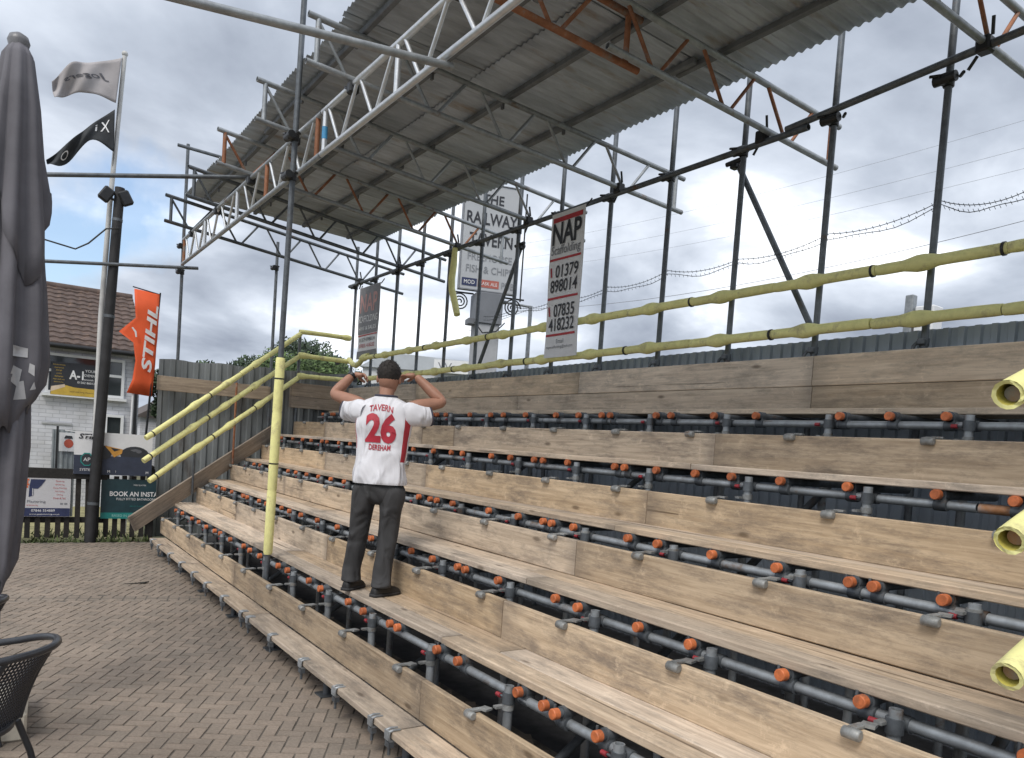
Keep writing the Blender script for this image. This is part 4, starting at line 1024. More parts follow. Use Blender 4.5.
bp = t.nodes.new('ShaderNodeBump'); bp.inputs['Strength'].default_value = .5; bp.inputs['Distance'].default_value = .01; t.links.new(bk.outputs['Fac'], bp.inputs['Height']); bp.invert = True; t.links.new(bp.outputs[0], b.inputs['Normal'])
t_ = thing('painted_house', 'white painted brick house with a brown tiled roof beyond the fence', 'house', (-2, 17, 0))
b_ = MB(hb); b_.box((.15, 2.5, 1.6), (8.5, 5.0, 3.2)); b_.add([(4.4, 0, 3.2), (4.4, 5, 3.2), (4.4, 2.5, 4.52)], [(0, 1, 2)], False); b_.build('wall', t_)
b_ = MB(mat('brown_roof_tile', (.095, .066, .055), .8, 0, .3, 5, spot=(.20, .13, .09), spot_amt=.25, spot_scale=9))
nc, pw = 13, .20
for c_ in range(nc):
    f0, f1 = c_ / nc, (c_ + 1) / nc; z0, z1 = 3.10 + 1.44 * f0, 3.10 + 1.44 * (f1 + .02); y0, y1 = -.22 + 2.72 * f0, -.22 + 2.72 * (f1 + .02); vs = []; m_ = int(8.8 / pw * 5)
    for i in range(m_ + 1):
        x = -4.2 + 8.72 * i / m_; w = .022 * abs(math.sin(x / pw * PI)); j_ = random.uniform(-.003, .003)
        vs += [(x, y0, z0 + .045 + w + j_), (x, y1, z1 + .01 + w), (x, y0 + .004, z0 - .01)]
    b_.add(vs, [(3 * i, 3 * i + 3, 3 * i + 4, 3 * i + 1) for i in range(m_)] + [(3 * i + 2, 3 * i + 5, 3 * i + 3, 3 * i) for i in range(m_)], False)
b_.add([(-4.2, 2.5, 4.55), (4.52, 2.5, 4.55), (4.52, 5.2, 3.1), (-4.2, 5.2, 3.1)], [(0, 1, 2, 3)], False)
b_.path([(-4.2, 2.5, 4.56), (4.52, 2.5, 4.56)], .09, 8)
b_.build('roof', t_)
b_ = MB(BLACKP); b_.tube((-4.2, -.24, 3.08), (4.5, -.24, 3.08), .05, 8); b_.build('gutter', t_)
def window(parent, x0, x1, z0, z1, bars=(), mull=()):
    w = MB(WHITE); fr = .05
    for xa, xb, za, zb in ((x0, x0 + fr, z0, z1), (x1 - fr, x1, z0, z1), (x0 + fr, x1 - fr, z0, z0 + fr), (x0 + fr, x1 - fr, z1 - fr, z1)): w.box(((xa + xb) / 2, -.02, (za + zb) / 2), (xb - xa, .06, zb - za))
    for z in bars: w.box(((x0 + x1) / 2, -.018, z), (x1 - x0 - 2 * fr, .055, .05))
    for x in mull: w.box((x, -.016, (z0 + z1) / 2), (.05, .05, z1 - z0 - 2 * fr))
    w.box(((x0 + x1) / 2, -.05, z0 - .03), (x1 - x0 + .1, .1, .05)); o = w.build('window', parent)
    g_ = MB(GLASS); g_.add([(x0 + fr, -.004, z0 + fr), (x1 - fr, -.004, z0 + fr), (x1 - fr, -.004, z1 - fr), (x0 + fr, -.004, z1 - fr)], [(0, 1, 2, 3)]); g_.build('pane', o)
    return o
window(t_, 2.78, 4.12, 2.19, 2.95, bars=(2.62,), mull=(3.75,))
window(t_, 3.80, 4.14, 1.40, 1.86)
b_ = MB(mat('weathered_paint', (.40, .41, .43), .8)); b_.box((3.0, -.01, 1.62), (.5, .02, .04)); b_.build('vent', t_)
b_ = MB(BLACKP); b_.tube((4.33, -.05, 0), (4.33, -.05, 3.0), .04, 8); b_.build('downpipe', t_)
t_ = sign('removals_sign', 'black and gold removals sign reading A-1 on the white house', 'sign', (1.265, 16.90, 2.475), .80, .62, GR)
d = MB(GOLD); d.use(GOLD); d.add([(-.40, -.003, -.31), (.40, -.003, -.31), (.40, -.003, -.16), (.0, -.003, -.15), (-.15, -.003, -.12), (-.38, -.003, -.19)], [(0, 1, 2, 3, 4, 5)], False)
d.use(mat('cream_print', (.62, .50, .38), .6)); d.add([(-.40, -.004, -.26), (-.16, -.004, -.15), (-.17, -.004, -.10), (-.39, -.004, -.16)], [(0, 1, 2, 3)], False)
wr(d, WHITETXT, 'A-1', .02, .09, .17, .24, weight=.03); wr(d, WHITETXT, 'YOUR', .26, .185, .05); wr(d, WHITETXT, 'MOVEMENTS', .25, .10, .05, .26); wr(d, WHITETXT, 'removals', .22, .02, .035); wr(d, WHITETXT, '01362 860123', .20, -.045, .04, .32)
for i, tx in enumerate(('house moves', 'clearances', 'storage', 'packing', 'deliveries', 'man and van', 'piano moves')): wr(d, GOLD, tx, -.27, .26 - i * .055, .026)
wr(d, GR, 'local and long distance', .12, -.235, .03, .40)
d.build('lettering', t_)
t_ = thing('neighbour_house', 'small distant house with a dark gable roof right of the orange flag', 'house', (5.2, 30, 0))
b_ = MB(hb); b_.box((0, 0, 1), (2.2, 3, 2.0)); b_.build('wall', t_)
b_ = MB(mat('slate_roof', (.10, .085, .08), .8, 0, .2, 4)); b_.prism([(-1.3, -1.6, 1.95), (1.3, -1.6, 1.95), (0, -1.6, 2.75)], (0, 3.2, 0)); b_.build('roof', t_)

# ------------------------------------------------------------------ pub sign, light pole, far buildings, trees
sx_ = Vector((.951, -.309, 0)); sn = sx_.cross(ZU)
rzs = math.atan2(sx_.y, sx_.x)
t_ = thing('pub_sign', 'tall white pub sign reading THE RAILWAY TAVERN on a grey column behind the stand', 'sign', (7.45, 12.12, 0), rz=rzs)
b_ = MB(mat('off_white_sign', (.43, .445, .465), .5, 0, .04, 2)); b_.box((0, 0, 5.56), (1.08, .10, 1.92), bev=.008); b_.build('panel', t_)
b_ = MB(BLACKP)
b_ = MB(GREYTXT)
for x in (-.548, .548): b_.box((x, 0, 5.56), (.014, .13, 1.95))
b_.box((0, 0, 4.593), (1.11, .13, .014)); b_.box((0, 0, 6.53), (1.11, .13, .014)); b_.build('frame', t_)
d = MB(DARKTXT)
for tx, z, h, w, m in (('THE', 6.26, .17, .40, DARKTXT), ('RAILWAY', 5.90, .22, .96, DARKTXT), ('TAVERN', 5.52, .22, .82, DARKTXT), ('FREEHOUSE', 5.20, .13, .84, GREYTXT), ('FISH & CHIPS', 4.98, .13, .88, GREYTXT)):
    d.use(m); d.text(tx, (0, -.055, z), XP, ZU, h, w, weight=.02 if m is DARKTXT else .005)
d.use(NAVY); d.add([(-.50, -.056, 4.66), (-.22, -.056, 4.66), (-.22, -.056, 4.80), (-.50, -.056, 4.80)], [(0, 1, 2, 3)], False)
d.use(mat('brick_red_print', (.42, .12, .09), .6)); d.add([(-.20, -.056, 4.66), (.20, -.056, 4.66), (.20, -.056, 4.80), (-.20, -.056, 4.80)], [(0, 1, 2, 3)], False)
d.use(WHITETXT); d.text('MOD', (-.36, -.058, 4.73), XP, ZU, .07, .2); d.text('CASK ALE', (0, -.058, 4.73), XP, ZU, .06, .34)
d.use(GREYTXT); d.text('PUB', (.37, -.056, 4.73), XP, ZU, .12, .24); d.build('lettering', t_)
b_ = MB(mat('pale_column', (.40, .41, .43), .8, 0, .1, 3)); b_.box((.02, .05, 2.0), (.44, .44, 4.0), bev=.02); b_.build('column', t_)
b_ = MB(mat('mid_grey_cladding', (.17, .18, .20), .6, 0, .1, 3)); b_.box((.02, .05, 4.27), (.50, .50, .56), bev=.01); b_.box((-.28, .02, 4.02), (.12, .3, .10)); b_.build('cladding', t_)
for sg in (-1, 1):
    b_ = MB(BLACKP); P_ = []
    for k in range(40):
        a = k / 39 * 5.2 * PI; r_ = .165 * (1 - k / 46); P_.append((sg * (.50) + sg * r_ * math.cos(a) * 1.0, .0, 4.36 + r_ * math.sin(a)))
    b_.path(P_, .013, 6); b_.tube((sg * .25, 0, 4.53), (sg * .72, 0, 4.53), .016, 6); b_.build('scroll', t_)
b_ = MB(BLACKP); b_.tube((.66, .05, 4.5), (.66, .05, 6.5), .014, 6); b_.build('side_rod', t_)
b_ = MB(BLACKP); b_.path([(-.25, -.25, 3.98), (-.1, -.27, 3.80), (.15, -.27, 3.85), (.35, -.1, 4.05)], .012, 6); b_.build('cable', t_)
t_ = thing('light_pole', 'thin grey street light pole right of the pub sign', 'street light', (9.0, 12.9, 0))
b_ = MB(GALV); b_.path([(0, 0, 0), (0, 0, 4.68)], [.06, .04], 8); b_.tube((0, 0, 4.66), (-.45, .3, 4.72), .025, 6); b_.build('pole', t_)
b_ = MB(GALV_D); b_.box((-.5, .33, 4.72), (.22, .14, .06), bev=.015); b_.build('lamp_head', t_)
GW = mat('grey_wire', (.30, .31, .33), .6)
def wire(label, a, c, sag, r=.012, m=BLACKP, group='overhead wires beyond the stand'):
    a, c = Vector(a), Vector(c); P_ = [a.lerp(c, k / 24) - Vector((0, 0, sag * 4 * (k / 24) * (1 - k / 24))) for k in range(25)]
    b_ = MB(m); b_.path(P_, r, 5); o = move(b_.build('overhead_wire'), a); return tag(o, label, 'wire', group)
wire('thin overhead wire running left from the street light pole', (9, 12.9, 4.62), (12, 40, 5.2), .5, .006, GW)
wire('thin overhead wire running right from the street light pole', (9, 12.9, 4.62), (9.5, -6, 6.5), .9, .004, GW)
for i, (z0, z1) in enumerate(((15.6, 16.2), (14.6, 15.2), (13.9, 14.4))):
    wire(f'faint high power line in the sky right of the stand, {("upper", "middle", "lower")[i]} of three', (30, -6, z0), (30, 46, z1), 1.2, .006, GW)
fr_ = Vector((.825, -.561, 0)); rzf = math.atan2(fr_.y, fr_.x)
t_ = thing('white_unit', 'low white building with a Watt sign glimpsed behind the rails', 'building', (12.05, 22.3, 0), rz=rzf)
b_ = MB(mat('white_render', (.58, .59, .60), .8, 0, .05, 2)); b_.box((-.4, 1.5, 2.05), (4.2, 3, 4.1)); b_.build('wall', t_)
b_ = MB(mat('pale_grey_roof', (.42, .45, .48), .6, 0, .06, 2)); b_.prism([(-2.6, -.1, 4.1), (1.8, -.1, 4.1), (1.2, -.1, 4.5), (-1.7, -.1, 4.62)], (0, 3.2, 0)); b_.build('roof', t_)
b_ = MB(WHITE); b_.box((.5, -.14, 4.28), (1.3, .06, .42)); pn = b_.build('sign_panel', t_)
d = MB(GREYTXT); d.text('Watt', (.45, -.17, 4.28), XP, ZU, .24, .95, lift=.004); d.build('lettering', pn)
t_ = thing('flat_roofed_shed', 'pale flue and box on a shed roof peeping above the fence at right', 'shed', (8.6, 4.2, 0))
b_ = MB(mat('white_render', (.58, .59, .60))); b_.box((.6, 0, 1.55), (3, 4, 3.1)); b_.build('wall', t_)
b_ = MB(GALV_D); b_.box((.6, 0, 3.13), (3.2, 4.2, .06)); b_.build('roof', t_)
b_ = MB(GALV); b_.box((-.5, .28, 3.40), (.09, .09, .56), bev=.01); b_.build('flue', t_)
b_ = MB(WHITE); b_.box((-.42, .12, 3.34), (.2, .2, .42), bev=.01); b_.build('roof_box', t_)

def foliage(m, blobs, n, size, parent, name='crown'):
    """leaf-sized faces scattered through overlapping lumps"""
    b_ = MB(m); tot = sum(r ** 2 for _, r in blobs)
    for c, r in blobs:
        for _ in range(int(n * r * r / tot)):
            v = Vector((random.gauss(0, 1), random.gauss(0, 1), random.gauss(0, 1))).normalized() * r * random.uniform(.62, 1.05)
            p = Vector(c) + Vector((v.x, v.y, v.z * .85))
            a = Vector((random.gauss(0, 1), random.gauss(0, 1), random.gauss(0, 1))).normalized(); e_ = a.orthogonal().normalized(); sz = size * random.uniform(.6, 1.4)
            b_.add([p - a * sz, p + e_ * sz * .5, p + a * sz, p - e_ * sz * .5], [(0, 1, 2, 3)], False)
    return b_.build(name, parent)
LEAF_D = mat('dark_green_leaf', (.038, .062, .030), .7, 0, .5, 1.6)
LEAF_L = mat('fresh_green_leaf', (.085, .135, .040), .7, 0, .4, 2.0)
BARK = mat('brown_bark', (.09, .07, .055), .9, 0, .25, 8)
def tree(label, x, y, h, r, seed):
    random.seed(seed); t_ = thing('broadleaf_tree', label, 'tree', (x, y, 0), 'dark trees beyond the far end of the stand')
    b_ = MB(BARK); b_.path([(0, 0, 0), (.05, 0, h * .3), (-.04, .06, h * .6)], [.2, .15, .08], 8)
    blobs = []
    for k in range(9):
        a = random.uniform(0, 6.28); q = random.uniform(.1, .75) * r; z = h - r * random.uniform(.35, 1.5)
        blobs.append(((q * math.cos(a), q * math.sin(a), z), r * random.uniform(.32, .5))); b_.tube((0, 0, h * .4), blobs[-1][0], .05, 5, r1=.02)
    blobs.append(((0, 0, h - r * .45), r * .45)); b_.build('trunk', t_)
    foliage(LEAF_D, blobs, 4200, .085, t_)
for i, (x, y, h, r) in enumerate(((6.3, 25.5, 3.95, 1.2), (8.2, 25, 4.95, 1.5), (9.6, 26, 4.7, 1.1), (7.1, 26.5, 4.35, 1.2), (4.9, 27, 3.55, 1.0), (10.6, 27, 4.3, 1.2))):
    tree(('dark leafy tree left of the yellow stair rails', 'tallest dark tree beyond the far end of the stand', 'dark tree just left of the far banner', 'dark tree between the two taller trees', 'low dark tree above the grey end wall', 'dark tree farthest right beyond the stand')[i], x, y, h, r, 40 + i)
random.seed(91)
t_ = thing('green_hedge', 'bright green hedge behind the yellow rails at the far end', 'hedge', (6.6, 17.4, 0))
bl = []
for k in range(16):
    for z in (1.2, 2.0, 2.7, 3.2 + .10 * math.sin(k * 1.7)): bl.append((( -1.45 + k * .115, random.uniform(-.3, .3), z), .46))
foliage(LEAF_L, bl, 12000, .045, t_, 'foliage')
b_ = MB(BARK)
for k in range(6): b_.tube((-1.4 + k * .6, 0, 0), (-1.3 + k * .6, .1, 2.4), .04, 5, r1=.015)
b_.build('stem', t_)
# ------------------------------------------------------------------ closed parasol at the left
random.seed(5)
CLOTH = mat('charcoal_parasol_cloth', (.125, .122, .138), .85, 0, .10, 5, bump=.15)
CLOTH_P = mat('white_print_on_cloth', (.46, .46, .47), .85, 0, .1, 9)
t_ = thing('closed_parasol', 'tall closed charcoal parasol at the left edge of the photo', 'parasol', (.03, 5.2, -.05))
LEAN = lambda z: Vector((.012 * (z - 2.2), 0, 0))
def fold_ring(z, r, nf, amp, ph, n=72, hem=None, sharp=1.0):
    out = []
    for i in range(n):
        a = 2 * PI * i / n
        f = math.sin(nf * a + ph + .35 * math.sin(3 * a)); f = math.copysign(abs(f) ** .75, f) + .25 * math.sin(19 * a + z * 1.3)
        rr = .80 * r * (1 + amp * f + .06 * math.sin(2 * a + z) + .04 * noise.noise(Vector((math.cos(a) * 2, math.sin(a) * 2, z * 1.5))))
        zz = z + (hem(a) if hem else 0)
        out.append(LEAN(zz) + Vector((rr * math.cos(a), rr * math.sin(a), zz)))
    return out
c_ = MB(CLOTH)
c_.loft([fold_ring(3.84, .035, 8, .02, 0), fold_ring(3.78, .075, 8, .05, 0), fold_ring(3.66, .10, 8, .10, .1), fold_ring(3.3, .125, 8, .16, .3), fold_ring(2.9, .165, 8, .2, .5), fold_ring(2.5, .205, 8, .2, .8), fold_ring(2.2, .228, 8, .18, 1.0),
         fold_ring(2.0, .232, 8, .17, 1.1, hem=lambda a: .10 * math.cos(a - .3)), fold_ring(1.84, .215, 8, .16, 1.2, hem=lambda a: .13 * math.cos(a - .3) + .02 * math.sin(8 * a)), fold_ring(1.70, .18, 8, .14, 1.3, hem=lambda a: .17 * math.cos(a - .3) + .05 * math.sin(8 * a + 1))], caps=False)
o = c_.build('canopy', t_); so = o.modifiers.new('thickness', 'SOLIDIFY'); so.thickness = .004
c_ = MB(CLOTH)
hem = lambda a: .20 * math.sin(a * 2 + .4) + .05 * abs(math.sin(4 * a + .6)) - .05
c_.loft([fold_ring(3.83, .045, 8, .02, .6), fold_ring(3.76, .092, 8, .05, .6), fold_ring(3.5, .135, 8, .12, .7), fold_ring(3.2, .165, 8, .15, .8, hem=lambda a: .4 * hem(a)), fold_ring(2.93, .205, 8, .20, 1.0, hem=hem), fold_ring(2.86, .212, 8, .20, 1.0, hem=lambda a: 1.5 * hem(a))], caps=False)
o = c_.build('top_flap', t_); so = o.modifiers.new('thickness', 'SOLIDIFY'); so.thickness = .004
c_ = MB(CLOTH)
c_.loft([fold_ring(2.0, .15, 6, .15, .2), fold_ring(1.6, .155, 6, .22, .4), fold_ring(1.25, .135, 6, .28, .7), fold_ring(.95, .115, 6, .3, 1.0, hem=lambda a: .08 * math.sin(3 * a)), fold_ring(.85, .08, 6, .3, 1.2, hem=lambda a: .10 * math.sin(3 * a))], caps=False)
o = c_.build('lower_fold', t_); so = o.modifiers.new('thickness', 'SOLIDIFY'); so.thickness = .004
b_ = MB(mat('grey_plastic', (.16, .16, .17), .4)); b_.path([LEAN(3.8) + Vector((0, 0, z)) for z in (3.80, 3.84, 3.87, 3.89)], [.045, .056, .046, .012], 16); b_.build('finial', t_)
b_ = MB(GALV_D); b_.tube((0, 0, .12), LEAN(3.82) + Vector((0, 0, 3.82)), .035, 12); b_.build('pole', t_)
# pale printed marks on the lower drape, facing the camera, wrapped on to the cloth
dgp = bpy.context.evaluated_depsgraph_get(); dgp.update()
cano = [o for o in t_.children if o.name.startswith('canopy')][0]
bv = BVHTree.FromObject(cano, dgp)
d = MB(CLOTH_P); vd = Vector((0, 1, 0))
for poly in ([(.045, 2.10), (.115, 2.10), (.115, 2.15), (.045, 2.16)], [(.03, 1.97), (.075, 1.93), (.09, 2.03), (.05, 2.05)], [(.055, 1.86), (.115, 1.87), (.10, 1.97), (.07, 1.96)], [(.12, 2.02), (.15, 2.0), (.15, 2.06), (.125, 2.07)], [(.13, 1.92), (.16, 1.93), (.15, 1.97)]):
    n = len(poly); cx = sum(p[0] for p in poly) / n; cz = sum(p[1] for p in poly) / n; grid = []
    for f in (0, .5, 1):
        for k in range(n):
            for e_ in (0, .5):
                px_ = poly[k][0] + (poly[(k + 1) % n][0] - poly[k][0]) * e_; pz_ = poly[k][1] + (poly[(k + 1) % n][1] - poly[k][1]) * e_
                h = bv.ray_cast(Vector((cx + (px_ - cx) * f, -1, cz + (pz_ - cz) * f)), vd)
                grid.append(h[0] - vd * .004 if h[0] else Vector((cx, -.2, cz)))
    m_ = 2 * n
    d.add(grid, [(r_ * m_ + k, r_ * m_ + (k + 1) % m_, (r_ + 1) * m_ + (k + 1) % m_, (r_ + 1) * m_ + k) for r_ in (0, 1) for k in range(m_)], True)
d.build('print', cano)
b_ = MB(CONC); b_.box((-.12, -.20, .125), (.60, .60, .15), rot=Matrix.Rotation(-.05, 3, 'Z'), bev=.012); b_.build('base', t_)

# ------------------------------------------------------------------ woven bistro chairs
WV = bpy.data.materials.new('black_weave'); WV.use_nodes = True
t = WV.node_tree; b = t.nodes['Principled BSDF']; b.inputs['Base Color'].default_value = (.018, .019, .024, 1); b.inputs['Roughness'].default_value = .5
FR = mat('dark_grey_enamel', (.045, .048, .055), .32, .3, .1, 20)
def chair(label, loc, rz):
    t_ = thing('bistro_chair', label, 'chair', loc, 'woven bistro chairs', rz)
    # one tube makes arms and top rail
    P_ = []
    for k in range(41):
        a = -PI * .5 + PI * k / 40            # from one side round the back to the other
        P_.append((-.02 - .27 * math.cos(a), .27 * math.sin(a), .80 - .05 * (1 - math.cos(a)) ** 1.5))
    P_ = [(.26, -.255, .45), (.27, -.262, .60), (.25, -.27, .66), (.12, -.272, .72)] + P_ + [(.12, .272, .72), (.25, .27, .66), (.27, .262, .60), (.26, .255, .45)]
    b_ = MB(FR); b_.path(P_, .0155, 12); b_.build('arm_rail', t_)
    for sx2, sy in ((1, 1), (1, -1), (-1, 1), (-1, -1)):
        b_ = MB(FR)
        if sx2 > 0: b_.path([(.26, .255 * sy, .47), (.265, .26 * sy, .2), (.28, .265 * sy, 0)], .0135, 8)
        else: b_.path([(-.09, .15 * sy, .44), (-.13, .18 * sy, .30), (-.17, .20 * sy, .12), (-.19, .21 * sy, 0)], .0135, 8)
        b_.build('leg', t_)
    b_ = MB(FR); b_.path([(.19 * math.cos(a) + .07, .21 * math.sin(a), .445) for a in [2 * PI * k / 32 for k in range(32)]], .014, 8, closed=True); b_.build('seat_rim', t_)
    # weave: crossing strands for seat and back
    b_ = MB(WV)
    for k in range(-15, 16):
        y = k * .0125; hx = math.sqrt(max(0, .188 ** 2 - y * y)); b_.tube((.07 - hx, y * 1.08, .448), (.07 + hx, y * 1.08, .448), .0045, 5, caps=False); b_.tube((.07 + y, -hx * 1.08, .452), (.07 + y, hx * 1.08, .452), .0045, 5, caps=False)
    b_.build('seat', t_)
    b_ = MB(WV)
    A = .62
    def back(a, f):
        top = Vector((-.02 - .27 * math.cos(a), .27 * math.sin(a), .80 - .05 * (1 - math.cos(a)) ** 1.5)); bot = Vector((-.06 - .04 * math.cos(a), .155 * math.sin(a) / math.sin(A), .45)); p = top.lerp(bot, f); p.x += .02 * math.sin(f * PI); return p
    for k in range(21): a = -A + 2 * A * k / 20; b_.path([back(a, f / 8) for f in range(9)], .0034, 5, caps=False)
    for f in range(22): b_.path([back(-A + 2 * A * k / 16, f / 21) for k in range(17)], .0034, 5, caps=False)
    b_.build('backrest', t_)
    b_ = MB(FR)
    for sg in (-1, 1): b_.path([back(sg * (A + .03), f / 8) for f in range(9)], .0115, 8)
    b_.build('back_frame', t_)
    return t_
chair('black woven bistro chair nearest the camera at the bottom left', (-.035, 3.675, 0), math.radians(147))
chair('second woven chair behind, only its rail end in view at the left edge', (-.205, 4.62, 0), math.radians(138))

# ------------------------------------------------------------------ the man on the second row
random.seed(21)
RR = Vector((.826, -.563, 0)); FF = Vector((.563, .826, 0))
SKIN = mat('skin', (.36, .185, .125), .55, 0, .08, 14)
HAIRM = mat('short_dark_hair', (.022, .018, .016), .8, 0, .3, 60, bump=.5)
SHIRT = mat('white_sports_cloth', (.70, .70, .74), .75, 0, .03, 5, bump=7, stretch=(1.6, 1.6, .6), detail=1.5)
SHIRT_R = mat('red_cloth_panel', (.40, .025, .04), .75, 0, .06, 10)
SHIRT_D = mat('dark_trim', (.05, .05, .075), .8)
TROU = mat('charcoal_trousers', (.040, .040, .042), .85, 0, .12, 6, bump=7, stretch=(1.2, 1.2, .7), detail=1.5)
SHOE = mat('black_shoe', (.014, .014, .015), .6, 0, .1, 20)
def skin_mesh(nodes_, edges, sub=2):
    me = bpy.data.meshes.new('body'); me.from_pydata([n[0] for n in nodes_], edges, [])
    ob = bpy.data.objects.new('body', me); C.objects.link(ob)
    sk = ob.modifiers.new('skin', 'SKIN')
    for v, n in zip(me.skin_vertices[0].data, nodes_):
        r = n[1]; v.radius = r if isinstance(r, tuple) else (r, r)
    me.skin_vertices[0].data[0].use_root = True
    sb = ob.modifiers.new('smooth', 'SUBSURF'); sb.levels = sub; sb.render_levels = sub
    dg = bpy.context.evaluated_depsgraph_get(); dg.update()
    out = bpy.data.meshes.new_from_object(ob.evaluated_get(dg))
    vs = [v.co.copy() for v in out.vertices]; fs = [tuple(p.vertices) for p in out.polygons]
    bpy.data.objects.remove(ob); bpy.data.meshes.remove(out)
    return vs, fs
PB = Vector((2.28, 5.08, .62))
man = thing('person', 'man in white football shirt numbered 26, arms raised, standing on the second row', 'person', PB)
hips = Vector((2.318, 5.066, 1.40)); waist = Vector((2.319, 5.08, 1.60)); chest = Vector((2.344, 5.099, 1.84)); c7 = Vector((2.337, 5.095, 2.03)); nk = Vector((2.350, 5.112, 2.10))
shL, elL, wrL = Vector((2.175, 5.205, 1.985)), Vector((2.085, 5.48, 2.045)), Vector((2.245, 5.505, 2.213))
shR, elR, wrR = Vector((2.50, 4.975, 1.985)), Vector((2.735, 4.955, 2.035)), Vector((2.572, 5.115, 2.225))
hpL, knL, anL = Vector((2.235, 5.122, 1.375)), Vector((2.226, 5.19, 1.02)), Vector((2.20, 5.215, .70))
hpR, knR, anR = Vector((2.398, 5.012, 1.375)), Vector((2.372, 4.99, 1.04)), Vector((2.315, 4.94, .70))
N_ = [(hips, .075), (waist, .085), (chest, .085), (c7, .055), (nk, .058), (nk + Vector((0, 0, .05)) + FF * .015, .062),
      (shL, .056), (elL, .044), (wrL, .030), (shR, .056), (elR, .044), (wrR, .030),
      (hpL, .07), (knL, .055), (anL, .045), (hpR, .07), (knR, .055), (anR, .045),
      (shL.lerp(elL, .5), .052), (shR.lerp(elR, .5), .052), (elL.lerp(wrL, .35), .046), (elR.lerp(wrR, .35), .046)]
E_ = [(0, 1), (1, 2), (2, 3), (3, 4), (4, 5), (2, 6), (6, 18), (18, 7), (7, 20), (20, 8), (2, 9), (9, 19), (19, 10), (10, 21), (21, 11), (0, 12), (12, 13), (13, 14), (0, 15), (15, 16), (16, 17)]
vs, fs = skin_mesh([(n[0] - PB, n[1]) for n in N_], E_)
b_ = MB(SKIN); b_.add(vs, fs, True)
# head, tipped a little forward; face turned away from the camera
hc = Vector((2.362, 5.118, 2.190)) - PB
rotH = Matrix((RR, FF, Vector((0, 0, 1)))).transposed() @ Matrix.Rotation(-.16, 3, 'X')
b_.ball(hc, .108, (.74, .90, 1.0), 20, 14, rotH); b_.ball(hc + rotH @ Vector((0, .035, -.055)), .07, (.84, .9, .9), 14, 10, rotH)
b_.ball(hc + rotH @ Vector((0, .103, -.02)), .018, (.8, 1.1, 1.4), 8, 6, rotH)
for sg in (-1, 1):
    b_.ball(hc + rotH @ Vector((.080 * sg, -.005, -.018)), .032, (.32, .62, 1.0), 10, 8, rotH)
    b_.use(WHITE); b_.ball(hc + rotH @ Vector((.031 * sg, .088, .012)), .012, seg=8, rings=6); b_.use(SKIN)
b_.use(mat('lip', (.28, .10, .085), .5)); b_.ball(hc + rotH @ Vector((0, .094, -.058)), .022, (1, .35, .35), 8, 6, rotH); b_.use(SKIN)
# hands: palm and five fingers curling in toward the face
def hand(wr, dirv, palm_n, thumb_side):
    dirv = dirv.normalized(); palm_n = (palm_n - dirv * palm_n.dot(dirv)).normalized(); sd = dirv.cross(palm_n).normalized()
    w = wr - PB
    nds = [(w, (.026, .026)), (w + dirv * .045, (.036, .022)), (w + dirv * .085, (.038, .018))]
    v_, f_ = skin_mesh(nds, [(0, 1), (1, 2)], 2); b_.add(v_, f_, True)
    for k, (off_, ln) in enumerate(((-.030, .062), (-.010, .074), (.010, .070), (.029, .055))):
        base = w + dirv * .078 + sd * off_; cur = [base]; a = .45
        for seg_l in (.45, .32, .23):
            dd = dirv * math.cos(a) + palm_n * math.sin(a); cur.append(cur[-1] + dd * ln * seg_l * 1.05); a += .62
        v_, f_ = skin_mesh([(c, .0098 - .0009 * q) for q, c in enumerate(cur)], [(0, 1), (1, 2), (2, 3)], 1); b_.add(v_, f_, True)
    tb = w + dirv * .03 + sd * (.030 * thumb_side); tt = [tb, tb + dirv * .028 + sd * .022 * thumb_side + palm_n * .012, tb + dirv * .058 + sd * .020 * thumb_side + palm_n * .03]
    v_, f_ = skin_mesh([(tt[0], .014), (tt[1], .012), (tt[2], .0095)], [(0, 1), (1, 2)], 1); b_.add(v_, f_, True)
hand(wrL, RR * 1.0 - FF * .12 + Vector((0, 0, -.05)), Vector((0, 0, -1)) - FF * .5, 1)
hand(wrR, -RR * .95 + FF * .3 + Vector((0, 0, -.05)), Vector((0, 0, -1)) - FF * .2, -1)
b_.build('body', man)
b_ = MB(HAIRM); b_.ball(hc + rotH @ Vector((0, -.014, .024)), .108, (.79, .89, .92), 20, 14, rotH)
for k in range(260):
    a, z = random.uniform(0, 6.28), random.uniform(-.35, 1); q = math.sqrt(max(0, 1 - z * z)); p = hc + rotH @ (Vector((0, -.014, .024)) + Vector((q * math.cos(a) * .79, q * math.sin(a) * .89, z * .92)) * .107)
    nn = (p - hc).normalized(); tn = nn.orthogonal().normalized() * .004; b_.add([p - tn, p + tn, p + nn * .010 + tn * random.uniform(-1, 1)], [(0, 1, 2)])
b_.build('hair', man)
b_ = MB(BLACKP); d_ = (wrL - elL).normalized(); b_.tube(wrL - PB - d_ * .028, wrL - PB - d_ * .003, .034, 14); b_.build('watch', man)
